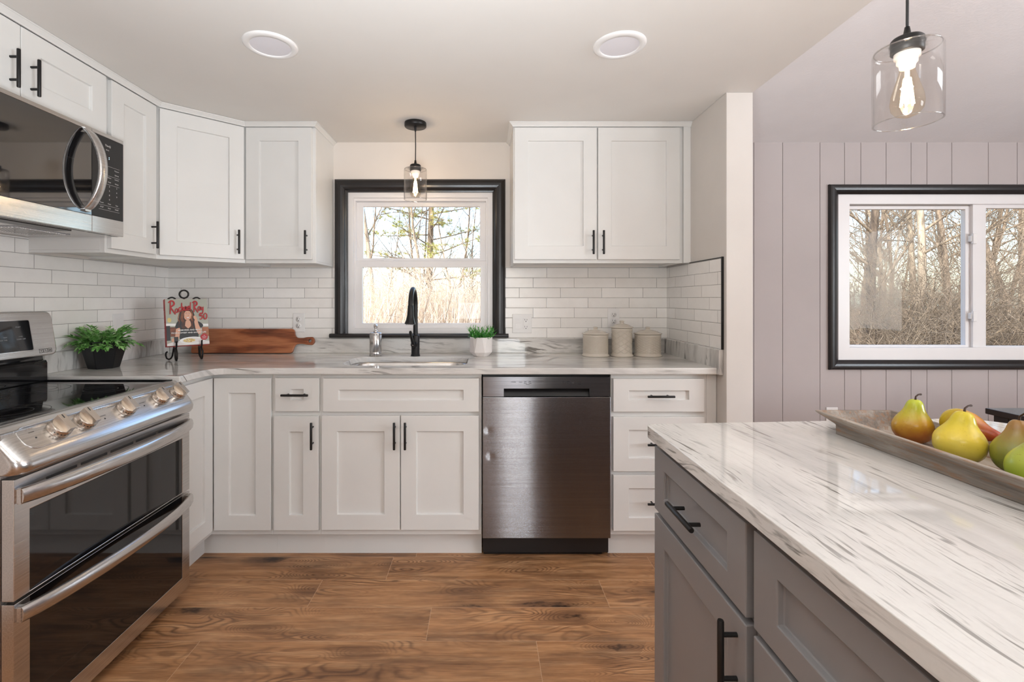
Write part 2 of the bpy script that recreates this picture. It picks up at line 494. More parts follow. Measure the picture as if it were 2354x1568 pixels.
# ------------------------------------------------------------------ mesh + object helpers
class MB:
    def __init__(s):
        s.v, s.f, s.sm, s.mi = [], [], [], []

    def add(s, vs, fs, smooth=False, mi=0, mat=None):
        o = len(s.v)
        if mat is not None:
            vs = [tuple(mat @ Vector(p)) for p in vs]
        s.v += [tuple(p) for p in vs]
        for f in fs:
            s.f.append(tuple(i + o for i in f))
            s.sm.append(smooth)
            s.mi.append(mi)

    def box(s, x0, x1, y0, y1, z0, z1, mi=0, mat=None):
        vs = [(x, y, z) for z in (z0, z1) for y in (y0, y1) for x in (x0, x1)]
        fs = [(0, 2, 3, 1), (4, 5, 7, 6), (0, 1, 5, 4), (2, 6, 7, 3), (0, 4, 6, 2), (1, 3, 7, 5)]
        s.add(vs, fs, False, mi, mat)

    def prism(s, poly, z0, z1, mi=0, mat=None):
        n = len(poly)
        vs = [(p[0], p[1], z0) for p in poly] + [(p[0], p[1], z1) for p in poly]
        fs = [tuple(reversed(range(n))), tuple(range(n, 2 * n))]
        fs += [(i, (i + 1) % n, n + (i + 1) % n, n + i) for i in range(n)]
        s.add(vs, fs, False, mi, mat)

    def prism_x(s, poly, x0, x1, mi=0, smooth=False):
        """profile in (y, z) extruded along x"""
        n = len(poly)
        vs = [(x0, p[0], p[1]) for p in poly] + [(x1, p[0], p[1]) for p in poly]
        s.add(vs, [tuple(range(n)), tuple(reversed(range(n, 2 * n)))], False, mi)
        s.add(vs, [(i, n + i, n + (i + 1) % n, (i + 1) % n) for i in range(n)], smooth, mi)

    def lathe(s, prof, n=32, mi=0, mat=None, smooth=True):
        vs, fs, rows = [], [], []
        for r, z in prof:
            if r < 1e-6:
                rows.append([len(vs)])
                vs.append((0, 0, z))
            else:
                rows.append(list(range(len(vs), len(vs) + n)))
                vs += [(r * math.cos(2 * math.pi * i / n), r * math.sin(2 * math.pi * i / n), z) for i in range(n)]
        for a, b in zip(rows, rows[1:]):
            for i in range(n):
                j = (i + 1) % n
                if len(a) == 1 and len(b) == 1:
                    continue
                if len(a) == 1:
                    fs.append((a[0], b[j], b[i]))
                elif len(b) == 1:
                    fs.append((a[i], a[j], b[0]))
                else:
                    fs.append((a[i], a[j], b[j], b[i]))
        s.add(vs, fs, smooth, mi, mat)

    def tube(s, pts, r, n=10, caps=True, mi=0, mat=None, flat=None):
        pts = [Vector(p) for p in pts]
        k = len(pts)
        rs = r if isinstance(r, (list, tuple)) else [r] * k
        vs, fs = [], []
        t0 = (pts[1] - pts[0]).normalized()
        up = Vector((0, 0, 1)) if abs(t0.z) < 0.9 else Vector((1, 0, 0))
        nx = t0.cross(up).normalized()
        for i, p in enumerate(pts):
            if i == 0:
                t = t0
            elif i == k - 1:
                t = (pts[-1] - pts[-2]).normalized()
            else:
                t = (pts[i + 1] - pts[i - 1]).normalized()
            nx = (nx - t * nx.dot(t))
            nx = nx.normalized() if nx.length > 1e-6 else t.orthogonal().normalized()
            ny = t.cross(nx)
            fy = 1.0 if flat is None else flat
            for j in range(n):
                a = 2 * math.pi * j / n
                vs.append(p + (nx * math.cos(a) + ny * math.sin(a) * fy) * rs[i])
        for i in range(k - 1):
            for j in range(n):
                q = (j + 1) % n
                fs.append((i * n + j, i * n + q, (i + 1) * n + q, (i + 1) * n + j))
        s.add(vs, fs, True, mi, mat)
        if caps:
            s.add(vs[:n], [tuple(reversed(range(n)))], False, mi, mat)
            s.add(vs[-n:], [tuple(range(n))], False, mi, mat)

    def sweep(s, pts, frames, sec, mi=0, smooth=True):
        """section [(a,b)] placed at pts with frame axes (A,B)"""
        n = len(sec)
        vs, fs = [], []
        for p, (A, B) in zip(pts, frames):
            for a, b in sec:
                vs.append(Vector(p) + Vector(A) * a + Vector(B) * b)
        for i in range(len(pts) - 1):
            for j in range(n):
                q = (j + 1) % n
                fs.append((i * n + j, i * n + q, (i + 1) * n + q, (i + 1) * n + j))
        s.add(vs, fs, smooth, mi)
        s.add(vs[:n], [tuple(reversed(range(n)))], False, mi)
        s.add(vs[-n:], [tuple(range(n))], False, mi)

    def shaker(s, x0, x1, z0, z1, yb, t=0.02, stile=0.072, rail=0.072, rec=0.011):
        yf = yb - t
        c = 0.0012
        xi0, xi1, zi0, zi1 = x0 + stile, x1 - stile, z0 + rail, z1 - rail
        o = [(x0, z0), (x1, z0), (x1, z1), (x0, z1)]
        i = [(xi0, zi0), (xi1, zi0), (xi1, zi1), (xi0, zi1)]
        j = [(xi0 + c, zi0 + c), (xi1 - c, zi0 + c), (xi1 - c, zi1 - c), (xi0 + c, zi1 - c)]
        vs = [(a, yf, b) for a, b in o] + [(a, yf, b) for a, b in i] + [(a, yf + rec, b) for a, b in j] + [(a, yb, b) for a, b in o]
        fs = []
        for k in range(4):
            q = (k + 1) % 4
            fs += [(k, q, 4 + q, 4 + k), (4 + k, 4 + q, 8 + q, 8 + k), (12 + k, 12 + q, q, k)]
        fs += [(8, 9, 10, 11), (15, 14, 13, 12)]
        s.add(vs, fs)

    def build(s, name, mat, parent=None, bevel=0.0, seg=2, angle=35, recalc=True, weld=False):
        me = bpy.data.meshes.new(name)
        me.from_pydata(s.v, [], s.f)
        for m in (mat if isinstance(mat, (list, tuple)) else [mat]):
            me.materials.append(M[m] if isinstance(m, str) else m)
        me.polygons.foreach_set('use_smooth', s.sm)
        me.polygons.foreach_set('material_index', s.mi)
        if recalc or weld:
            bm = bmesh.new()
            bm.from_mesh(me)
            if weld:
                bmesh.ops.remove_doubles(bm, verts=bm.verts, dist=1e-5)
            bmesh.ops.recalc_face_normals(bm, faces=bm.faces)
            bm.to_mesh(me)
            bm.free()
        o = bpy.data.objects.new(name, me)
        COL.objects.link(o)
        if parent:
            o.parent = parent
        if bevel:
            md = o.modifiers.new('edges', 'BEVEL')
            md.width = bevel
            md.segments = seg
            md.limit_method = 'ANGLE'
            md.angle_limit = math.radians(angle)
        return o


def tag(o, label, cat, group=None):
    o['label'] = label
    o['category'] = cat
    if group:
        o['group'] = group
    return o


def thing(name, label, cat, loc=(0, 0, 0), rz=0.0, group=None):
    o = bpy.data.objects.new(name, None)
    COL.objects.link(o)
    o.empty_display_size = 0.05
    o.location = loc
    o.rotation_euler = (0, 0, rz)
    return tag(o, label, cat, group)


def struct(o):
    o['kind'] = 'structure'
    return o


def group_struct(name, loc=(0, 0, 0)):
    o = bpy.data.objects.new(name, None)
    COL.objects.link(o)
    o.location = loc
    o['kind'] = 'structure'
    return o


def text_into(mb, s, size, mat, mi=0, depth=0.0, align='CENTER', bold=0.0, shear=0.0):
    cu = bpy.data.curves.new('lettering', 'FONT')
    cu.body = s
    cu.size = size
    cu.align_x = align
    cu.align_y = 'CENTER'
    cu.extrude = depth
    cu.offset = bold
    cu.shear = shear
    cu.resolution_u = 3
    ob = bpy.data.objects.new('lettering', cu)
    me = bpy.data.meshes.new_from_object(ob)
    mb.add([v.co for v in me.vertices], [tuple(p.vertices) for p in me.polygons], False, mi, mat)
    bpy.data.objects.remove(ob)
    bpy.data.curves.remove(cu)
    bpy.data.meshes.remove(me)


# text lies in local xy; this stands it up facing local -y
UPRIGHT = Matrix.Rotation(math.pi / 2, 4, 'X')


def T(x, y, z):
    return Matrix.Translation((x, y, z))


def arc(cx, cy, r, a0, a1, n=8):
    return [(cx + r * math.cos(math.radians(a0 + (a1 - a0) * i / n)), cy + r * math.sin(math.radians(a0 + (a1 - a0) * i / n))) for i in range(n + 1)]


def rrect(x0, x1, y0, y1, r, n=6):
    return (arc(x1 - r, y0 + r, r, -90, 0, n) + arc(x1 - r, y1 - r, r, 0, 90, n) +
            arc(x0 + r, y1 - r, r, 90, 180, n) + arc(x0 + r, y0 + r, r, 180, 270, n))


def pull(parent, x, z, yf, vertical, L=0.127, cc=0.076, so=0.028, r=0.0056):
    """black bar pull standing off a front at y = yf"""
    mb = MB()
    d = (0, 0, 1) if vertical else (1, 0, 0)
    e = lambda k: (x + d[0] * k, yf - so, z + d[2] * k)
    mb.tube([e(-L / 2), e(-L / 2 + 0.002), e(L / 2 - 0.002), e(L / 2)], [r * 0.85, r, r, r * 0.85], 14)
    for k in (-cc / 2, cc / 2):
        p = e(k)
        mb.tube([(p[0], yf, p[2]), p], 0.0042, 10)
    return mb.build('handle', 'black', parent)


def shell(mb, w, d, z0, z1, t=0.018):
    """open-topped carcass behind the face frame, local x 0..w, y -d..0"""
    g = -0.002
    mb.box(0, t, -d, g, z0, z1)
    mb.box(w - t, w, -d, g, z0, z1)
    mb.box(t, w - t, -d, g, z0, z0 + t)
    mb.box(t, w - t, -0.014, g, z0 + t, z1)


# ------------------------------------------------------------------ the setting
CZ = 2.186          # kitchen ceiling
WX = -1.905         # left wall
SX0, SX1 = 1.116, 1.238   # stub wall between kitchen and dining side
YR = -6.8
XR = 4.7


def make_floor():
    rng = random.Random(4)
    P, L = 0.188, 1.216
    joints = {0: -0.428, 1: -0.706, 2: -0.206, 3: -1.023}
    vs, fs, g, p = [], [], [], []
    idx = 0
    for r in range(-4, 34):
        y1 = -0.594 - r * P
        y0 = y1 - P
        a0 = joints.get(r, rng.uniform(-1.2, 0)) - L * 2
        k = 0
        x = a0
        while x < XR:
            c0, c1 = max(x, WX - 0.1), min(x + L, XR)
            d0, d1 = max(y0, YR), min(y1, 0.05)
            if c1 > c0 and d1 > d0:
                b = len(vs)
                vs += [(c0, d0, 0), (c1, d0, 0), (c1, d1, 0), (c0, d1, 0)]
                fs.append((b, b + 1, b + 2, b + 3))
                idx += 1
                ou, ov = (idx % 97) * 5.0 + 1.3, rng.uniform(0, 40)
                for (xx, yy) in ((c0, d0), (c1, d0), (c1, d1), (c0, d1)):
                    g.append((xx - x + ou, yy - y0 + ov))
                    p.append((xx - x, yy - y0))
            x += L
    me = bpy.data.meshes.new('floor')
    me.from_pydata(vs, [], fs)
    ug, up = me.uv_layers.new(name='grain'), me.uv_layers.new(name='plank')
    for i in range(len(g)):
        ug.data[i].uv = g[i]
        up.data[i].uv = p[i]
    me.materials.append(M['floor'])
    o = bpy.data.objects.new('floor', me)
    COL.objects.link(o)
    struct(o)
    s = MB()
    s.box(WX - 0.12, XR, YR, 0.14, -0.25, -0.002)
    struct(s.build('floor_slab', 'wall', None))


make_floor()

mb = MB()
mb.box(WX - 0.12, SX1, YR, 0.16, CZ, CZ + 0.16)
struct(mb.build('ceiling', 'ceiling', None))
# the dining side ceiling rises away from the window wall to a ridge and falls again
RY, RZ = -3.4, CZ + 0.68
mb = MB()
mb.prism_x([(0.16, CZ - 0.032), (RY, RZ), (YR, CZ), (YR, CZ + 0.16), (RY, RZ + 0.16), (0.16, CZ + 0.13)], SX1, XR + 0.1)
struct(mb.build('ceiling_dining', 'ceiling_tex', None))
mb = MB()
mb.prism_x([(0.0, CZ + 0.01), (RY, CZ + 0.01), (YR, CZ + 0.01), (RY, RZ + 0.1)], SX1 - 0.06, SX1 - 0.001)
struct(mb.build('wall_gable', 'ceiling_tex', None))


def wall_y(mb, x0, x1, y0, y1, z0, z1, holes):
    """wall slab with rectangular openings (hx0,hx1,hz0,hz1)"""
    xs = sorted({x0, x1, *[h[0] for h in holes], *[h[1] for h in holes]})
    for a, b in zip(xs, xs[1:]):
        hs = [h for h in holes if h[0] <= a and h[1] >= b]
        if not hs:
            mb.box(a, b, y0, y1, z0, z1)
        else:
            h = hs[0]
            mb.box(a, b, y0, y1, z0, h[2])
            mb.box(a, b, y0, y1, h[3], z1)


W1 = (-0.830, 0.070, 1.020, 1.895)
W2 = (2.152, 3.825, 0.868, 1.875)
mb = MB()
wall_y(mb, WX - 0.12, SX0, 0.0, 0.14, 0.0, CZ, [W1])
struct(mb.build('wall_back', 'wall', None))

# dining wall: vertical boards with V grooves, irregular widths
mb = MB()
wall_y(mb, SX0, XR, 0.006, 0.14, 0.0, CZ, [W2])
gx = [SX0 + 0.02] + [fx(p, 0) for p in (1733, 1799.4, 1885, 1941.4, 1979, 2037, 2094.3, 2131, 2188, 2272, 2338.5)]
for d in (0.147, 0.10, 0.153, 0.15, 0.097, 0.15, 0.22, 0.174, 0.174, 0.226):
    if gx[-1] + d < XR:
        gx.append(gx[-1] + d)
gx.append(XR)
G = 0.0016
for a, b in zip(gx, gx[1:]):
    a, b = a + G, b - G
    segs = [(0.0, CZ)]
    if b > W2[0] and a < W2[1]:
        segs = [(0.0, W2[2]), (W2[3], CZ)]
        if a < W2[0]:
            mb.box(a, W2[0], 0.0, 0.006, W2[2], W2[3])
        if b > W2[1]:
            mb.box(W2[1], b, 0.0, 0.006, W2[2], W2[3])
    for z0, z1 in segs:
        mb.box(a, b, 0.0, 0.006, z0, z1)
struct(mb.build('wall_dining', 'wall_mauve', None))

mb = MB()
mb.box(WX - 0.12, WX, YR, 0.0, 0.0, CZ)
struct(mb.build('wall_left', 'wall', None))
mb = MB()
mb.box(SX0, SX1, -0.699, 0.0, 0.0, CZ)
struct(mb.build('wall_stub', 'wall_grey', None, bevel=0.003))
mb = MB()
for b in ((YR, -4.3, 0, RZ + 0.1), (-2.3, 0.14, 0, RZ + 0.1), (-4.3, -2.3, 0, 0.82), (-4.3, -2.3, 2.08, RZ + 0.1)):
    mb.box(XR, XR + 0.12, b[0], b[1], b[2], b[3])
struct(mb.build('wall_right', 'wall_mauve', None))
w3 = group_struct('window_3', (XR, -3.3, 0.82))
mb = MB()
for b in ((-1.0, 1.0, 0, 0.06), (-1.0, 1.0, 1.2, 1.26), (-1.0, -0.94, 0.06, 1.2), (0.94, 1.0, 0.06, 1.2), (-0.03, 0.03, 0.06, 1.2)):
    mb.box(0.0, 0.05, b[0], b[1], b[2], b[3])
mb.build('window_frame', 'vinyl', w3)
mb = MB()
wall_y(mb, WX - 0.12, XR, YR - 0.12, YR, 0.0, CZ, [(0.26, 0.89, 0.1, 2.1)])
struct(mb.build('wall_rear', 'wall_grey', None))
mb = MB()
for x0, x1, z0, z1 in ((0.26, 0.89, 0.1, 0.16), (0.26, 0.89, 2.04, 2.1), (0.26, 0.30, 0.16, 2.04), (0.85, 0.89, 0.16, 2.04)):
    mb.box(x0, x1, YR - 0.08, YR - 0.02, z0, z1)
struct(mb.build('door_1', 'vinyl', None))

# tiled splashback fields and their black edging
TT = 0.006
TZ1 = 1.429
for nm, mt, b in (('trim_1', 'tile_backl', (WX, fx(770, 0), -TT, 0, 1.0, TZ1)),
                  ('trim_2', 'tile_back', (fx(1160, 0), SX0, -TT, 0, 1.0, TZ1)),
                  ('trim_3', 'tile_left', (WX, WX + TT, -0.890, -TT, 1.0, TZ1)),
                  ('trim_4', 'tile_left', (WX, WX + TT, -1.70, -0.890, 0.90, 1.494)),
                  ('trim_5', 'tile_stub', (SX0 - TT, SX0, -0.668, -TT, 1.0, TZ1))):
    mb = MB()
    mb.box(*b)
    struct(mb.build(nm, mt, None))
mb = MB()
mb.box(SX0 - 0.009, SX0, -0.676, -0.668, 1.003, TZ1 + 0.006)
mb.box(SX0 - 0.008, SX0, -0.668, -0.326, TZ1, TZ1 + 0.005)
struct(mb.build('trim_6', 'black', None))


# ------------------------------------------------------------------ windows
def ring(mb, o, i, y0, y1, mi=0):
    """rectangular frame, o and i = (x0,x1,z0,z1), with mitred corners"""
    O = [(o[0], o[2]), (o[1], o[2]), (o[1], o[3]), (o[0], o[3])]
    I = [(i[0], i[2]), (i[1], i[2]), (i[1], i[3]), (i[0], i[3])]
    vs = [(a, y0, b) for a, b in O] + [(a, y0, b) for a, b in I] + [(a, y1, b) for a, b in O] + [(a, y1, b) for a, b in I]
    fs = []
    for k in range(4):
        q = (k + 1) % 4
        fs += [(k, q, 4 + q, 4 + k), (8 + q, 8 + k, 12 + k, 12 + q), (4 + k, 4 + q, 12 + q, 12 + k), (q, k, 8 + k, 8 + q)]
    mb.add(vs, fs, False, mi)


def casing(mb, o, w, sec, closed=True):
    """mitred moulding round rectangle o (outer edge); sec = [(0..1 across, projection)]"""
    if closed:
        pts = [(o[0], o[2], 1, 1), (o[1], o[2], -1, 1), (o[1], o[3], -1, -1), (o[0], o[3], 1, -1)]
    else:
        pts = [(o[0], o[2], 1, 0), (o[0], o[3], 1, -1), (o[1], o[3], -1, -1), (o[1], o[2], -1, 0)]
    n = len(sec)
    vs = []
    for x, z, dx, dz in pts:
        for a, b in sec:
            vs.append((x + dx * a * w, -b, z + dz * a * w))
    k = len(pts)
    fs = []
    for i in range(k if closed else k - 1):
        for j in range(n - 1):
            q = (i + 1) % k
            fs.append((i * n + j, q * n + j, q * n + j + 1, i * n + j + 1))
    # each side gets its own vertices so the mitres stay crisp
    for f in fs:
        mb.add([vs[i] for i in f], [(0, 1, 2, 3)], False)


HALF = [(0.0, 0.0), (0.0, 0.010), (0.06, 0.019), (0.18, 0.027), (0.34, 0.031), (0.52, 0.031), (0.68, 0.028), (0.80, 0.022), (0.85, 0.015), (0.90, 0.012), (1.0, 0.010), (1.0, -0.02)]

w1 = group_struct('window_1', (-0.38, 0, 1.03))
ox, oz = -0.38, 1.03


def R1(x0, x1, z0, z1):
    return (x0 - ox, x1 - ox, z0 - oz, z1 - oz)


mb = MB()
casing(mb, R1(fx(768, -0.02), fx(1162, -0.02), 1.030, fz(411, -0.02)), 0.0775, HALF, closed=False)
mb.build('casing', 'trimblack', w1, weld=True)
mb = MB()
pr = [(0.0, 1.007)] + [(-0.036 - 0.0118 * math.cos(math.radians(a)), 1.0188 + 0.0118 * math.sin(math.radians(a))) for a in range(-90, 91, 20)] + [(0.0, 1.0306)]
mb.prism_x([(y, z - oz) for y, z in pr], fx(757, -0.04) - ox, fx(1169, -0.04) - ox, smooth=False)
mb.build('sill', 'trimblack', w1, bevel=0.002)
FO = R1(W1[0], W1[1], 1.030, W1[3])
mb = MB()
ring(mb, FO, R1(fx(813, 0.012), fx(1121, 0.012), 1.062, fz(455, 0.012)), 0.006, 0.10)
ring(mb, R1(fx(813, 0.012), fx(1121, 0.012), 1.062, fz(455, 0.012)), R1(fx(818, 0.03), fx(1117, 0.03), 1.068, fz(463, 0.03)), 0.020, 0.10)
mb.build('window_frame', 'vinyl', w1, bevel=0.0015)
up = MB()
ring(up, R1(fx(818, 0.07), fx(1117, 0.07), 1.435, fz(463, 0.06)), R1(fx(835.8, 0.07), fx(1103, 0.07), fz(594, 0.07), fz(475.5, 0.07)), 0.062, 0.088)
u = up.build('upper_sash', 'vinyl', w1, bevel=0.0015)
mb = MB()
a = R1(fx(835.8, 0.07), fx(1103, 0.07), fz(594, 0.07), fz(475.5, 0.07))
mb.box(a[0] - 0.004, a[1] + 0.004, 0.073, 0.077, a[2] - 0.004, a[3] + 0.004)
mb.build('pane', 'pane', u)
lo = MB()
ring(lo, R1(fx(812, 0.03), fx(1120, 0.03), fz(752, 0.03), fz(600, 0.03)), R1(fx(834, 0.04), fx(1104.6, 0.04), fz(743, 0.04), fz(614.6, 0.04)), 0.026, 0.056)
lw_ = lo.build('lower_sash', 'vinyl', w1, bevel=0.0015)
mb = MB()
a = R1(fx(834, 0.04), fx(1104.6, 0.04), fz(743, 0.04), fz(614.6, 0.04))
mb.box(a[0] - 0.004, a[1] + 0.004, 0.039, 0.043, a[2] - 0.004, a[3] + 0.004)
mb.build('pane', 'pane', lw_)
for px in (893, 1041):
    mb = MB()
    mb.box(fx(px - 12, 0.03) - ox, fx(px + 12, 0.03) - ox, 0.034, 0.052, fz(600, 0.03) - oz, fz(597, 0.03) - oz)
    mb.build('latch', 'vinyl', lw_, bevel=0.002)
for px in (825, 1112):
    mb = MB()
    mb.box(fx(px, 0.06) - 0.004 - ox, fx(px, 0.06) + 0.004 - ox, 0.058, 0.063, fz(568, 0.06) - oz, fz(552, 0.06) - oz)
    mb.build('tilt_latch', 'plastic', u, bevel=0.001)

w2 = group_struct('window_2', (2.99, 0, 0.868))
ox, oz = 2.99, 0.868
mb = MB()
CO = R1(fx(1906, -0.01), 2 * 2.988 - fx(1906, -0.01), fz(850, -0.01), fz(424, -0.01))
casing(mb, CO, 0.058, [(0, 0), (0, 0.012), (0.08, 0.020), (0.2, 0.024), (0.4, 0.025), (0.62, 0.022), (0.82, 0.015), (1.0, 0.006), (1.0, -0.02)], closed=True)
mb.build('casing', 'trimblack', w2, weld=True)
gl = (fx(1946, 0.03), 2 * 2.99 - fx(1946, 0.03), fz(798, 0.03), fz(471, 0.03))
mb = MB()
ring(mb, R1(*W2), R1(*gl), 0.004, 0.11)
mb.build('window_frame', 'vinyl', w2, bevel=0.002)
ml, mr = fx(2232, 0.03), fx(2262, 0.03)
s1 = MB()
ring(s1, R1(gl[0], ml, gl[2], gl[3] - 0.006), R1(fx(1948.3, 0.05), fx(2214, 0.05), fz(793, 0.05), fz(482, 0.05)), 0.036, 0.066)
sa = s1.build('sliding_sash', 'vinyl', w2, bevel=0.0015)
mb = MB()
a = R1(fx(1948.3, 0.05), fx(2214, 0.05), fz(793, 0.05), fz(482, 0.05))
mb.box(a[0] - 0.004, a[1] + 0.004, 0.049, 0.053, a[2] - 0.004, a[3] + 0.004)
mb.build('pane', 'pane', sa)
s2 = MB()
ring(s2, R1(ml, gl[1], gl[2], gl[3]), R1(mr, gl[1] - 0.03, fz(795, 0.03), fz(479.5, 0.03)), 0.018, 0.05)
sb = s2.build('fixed_sash', 'vinyl', w2, bevel=0.0015)
mb = MB()
a = R1(mr, gl[1] - 0.03, fz(795, 0.03), fz(479.5, 0.03))
mb.box(a[0] - 0.004, a[1] + 0.004, 0.030, 0.034, a[2] - 0.004, a[3] + 0.004)
mb.build('pane', 'pane', sb)
for py in (549, 727):
    mb = MB()
    zc = fz(py, 0.02) - oz
    xc = fx(2237, 0.02) - ox
    mb.box(xc - 0.014, xc + 0.010, 0.004, 0.019, zc - 0.032, zc + 0.032)
    mb.box(xc - 0.020, xc - 0.010, 0.012, 0.036, zc - 0.018, zc + 0.020)
    mb.build('sash_lock', 'plastic', w2, bevel=0.004)


# ------------------------------------------------------------------ crown moulding along the wall cabinets
def crown(name, pts):
    sec = [(0.0, -0.023), (0.004, -0.023), (0.006, -0.019), (0.010, -0.015), (0.016, -0.009), (0.018, -0.007), (0.021, -0.006), (0.021, -0.001), (0.0, -0.001)]
    P = [Vector(p) for p in pts]
    nrm = []
    for a, b in zip(P, P[1:]):
        d = (b - a).normalized()
        nrm.append(Vector((-d.y, d.x)))
    rows = []
    for i, p in enumerate(P):
        if i == 0:
            m = nrm[0]
        elif i == len(P) - 1:
            m = nrm[-1]
        else:
            m = (nrm[i - 1] + nrm[i]) / (1 + nrm[i - 1].dot(nrm[i]))
        rows.append([(p.x + m.x * a, p.y + m.y * a, CZ + z) for a, z in sec])
    mb = MB()
    n = len(sec)
    for r0, r1 in zip(rows, rows[1:]):
        for j in range(n):
            q = (j + 1) % n
            mb.add([r0[j], r1[j], r1[q], r0[q]], [(0, 1, 2, 3)])
    mb.add(rows[0], [tuple(range(n))])
    mb.add(rows[-1], [tuple(range(n))])
    return struct(mb.build(name, 'white', None, weld=True))


UZ0, UZ1 = 1.432, CZ - 0.001
DZ0, DZ1 = 1.451, 2.160
LX = -1.58          # face frame plane of the wall cabinets on the left wall
ux0 = fx(1179.5, -0.305)
crown('trim_7', [(SX0, -0.325), (ux0, -0.325), (ux0, 0.0)])
crown('trim_8', [(-0.904, 0.0), (-0.904, -0.325), (-1.277, -0.325), (LX + 0.02, -0.588), (LX + 0.02, -1.70)])
CABS_UP = 'white wall cabinets'
CABS_LO = 'white base cabinets'

# wall cabinet pair beside the stub wall
c = thing('wall_cabinet', 'white two-door wall cabinet above the three cream canisters', 'cabinet', (ux0, 0, UZ0), 0, CABS_UP)
W = 0.9144
mb = MB()
mb.box(0, W, -0.286, 0, 0.012, UZ1 - UZ0)
mb.box(0, W, -0.305, -0.286, 0, UZ1 - UZ0)
mb.box(0, 0.016, -0.286, 0, 0, 0.012)
mb.box(W - 0.016, W, -0.286, 0, 0, 0.012)
mb.build('body', 'white', c, bevel=0.0015)
mb = MB()
mb.box(W + 0.0005, SX0 - ux0, -0.325, -0.300, 0, UZ1 - UZ0)
mb.build('filler_strip', 'white', c, bevel=0.0015)
for a, b, hx in ((1183, 1372, 1364.5), (1375, 1563.5, 1388)):
    mb = MB()
    mb.shaker(fx(a, -0.325) - ux0, fx(b, -0.325) - ux0, DZ0 - UZ0, DZ1 - UZ0, -0.3052)
    d = mb.build('door', 'white', c, bevel=0.0018)
    pull(d, fx(hx, -0.35) - ux0, 1.540 - UZ0, -0.3252, True)

# wall cabinet between window and corner
vx = -1.285
c = thing('wall_cabinet', 'white single-door wall cabinet beside the black-trimmed sink window', 'cabinet', (vx, 0, UZ0), 0, CABS_UP)
W = -0.904 - vx
mb = MB()
mb.box(0.001, W, -0.286, 0, 0.012, UZ1 - UZ0)
mb.box(0.001, W, -0.305, -0.286, 0, UZ1 - UZ0)
mb.box(W - 0.016, W, -0.286, 0, 0, 0.012)
mb.build('body', 'white', c, bevel=0.0015)
mb = MB()
mb.shaker(fx(565, -0.325) - vx, fx(716, -0.325) - vx, DZ0 - UZ0, DZ1 - UZ0, -0.3052)
d = mb.build('door', 'white', c, bevel=0.0018)
pull(d, fx(701.5, -0.35) - vx, 1.540 - UZ0, -0.3252, True)

# diagonal corner cabinet
c = thing('corner_wall_cabinet', 'white angled corner wall cabinet above the cookbook', 'cabinet', (WX, 0, UZ0), 0, CABS_UP)
A, B = Vector((LX - WX, -0.58)), Vector((0.62, -0.305))
mb = MB()
mb.prism([(0, 0), (0, -0.58), (A.x, A.y), (B.x, B.y), (0.62, 0)], 0.0, UZ1 - UZ0)
mb.build('body', 'white', c, bevel=0.0015)
ang = math.atan2(B.y - A.y, B.x - A.x)
L = (B - A).length
mb = MB()
mb.shaker(0.012, L - 0.012, DZ0 - UZ0, DZ1 - UZ0, -0.0005)
d = mb.build('door', 'white', c, bevel=0.0018)
d.location = (A.x, A.y, 0)
d.rotation_euler = (0, 0, ang)
pull(d, L - 0.045, 1.540 - UZ0, -0.0205, True)

# narrow cabinet on the left wall
c = thing('wall_cabinet', 'narrow white wall cabinet between the microwave and the angled corner', 'cabinet', (WX, -0.892, UZ0), math.pi / 2, CABS_UP)
D = LX - WX
mb = MB()
mb.box(0.001, 0.311, -D + 0.019, 0, 0.012, UZ1 - UZ0)
mb.box(0.001, 0.311, -D, -D + 0.019, 0, UZ1 - UZ0)
mb.box(0.001, 0.016, -D + 0.019, 0, 0, 0.012)
mb.build('body', 'white', c, bevel=0.0015)
mb = MB()
mb.shaker(0.012, 0.286, DZ0 - UZ0, DZ1 - UZ0, -D - 0.0002, stile=0.070)
d = mb.build('door', 'white', c, bevel=0.0018)
pull(d, 0.286 - 0.032, 1.540 - UZ0, -D - 0.0202, True)

# short cabinet over the microwave
MZ1 = 1.896
c = thing('wall_cabinet', 'short white two-door wall cabinet above the microwave', 'cabinet', (WX, -1.6545, MZ1), math.pi / 2, CABS_UP)
mb = MB()
mb.box(0, 0.7615, -D, 0, 0.001, UZ1 - MZ1)
mb.build('body', 'white', c, bevel=0.0015)
for a, b, hx in ((0.015, 0.3795, 0.3445), (0.3825, 0.747, 0.4175)):
    mb = MB()
    mb.shaker(a, b, 1.918 - MZ1, DZ1 - MZ1, -D - 0.0002)
    d = mb.build('door', 'white', c, bevel=0.0018)
    pull(d, hx, 2.0 - MZ1, -D - 0.0202, True)

# ------------------------------------------------------------------ base cabinets
BZ0, BZ1 = 0.115, 0.884
YD = -0.6302
nx0, sx0_, dx0, dx1 = fx(627.5, -0.61), fx(738, -0.61), -0.006, 0.609


def base_cab(name, label, x0, w, filler=0.0):
    c = thing(name, label, 'cabinet', (x0, 0, 0), 0, CABS_LO)
    mb = MB()
    shell(mb, w, 0.591, BZ0, BZ1)
    mb.box(0, w, -0.61, -0.591, BZ0, BZ1)
    mb.build('body', 'white', c, bevel=0.0015)
    mb = MB()
    mb.box(0, w + filler, -0.560, -0.545, 0.0, BZ0 + 0.001)
    mb.build('toe_kick', 'white', c)
    return c


def front(c, x0, name, r, stile=0.074, rail=0.074):
    mb = MB()
    mb.shaker(fx(r[0], YD) - x0, fx(r[1], YD) - x0, fz(r[3], YD), fz(r[2], YD), -0.6102, stile=stile, rail=rail)
    return mb.build(name, 'white', c, bevel=0.0018)


def hz(py):
    return fz(py, -0.655)


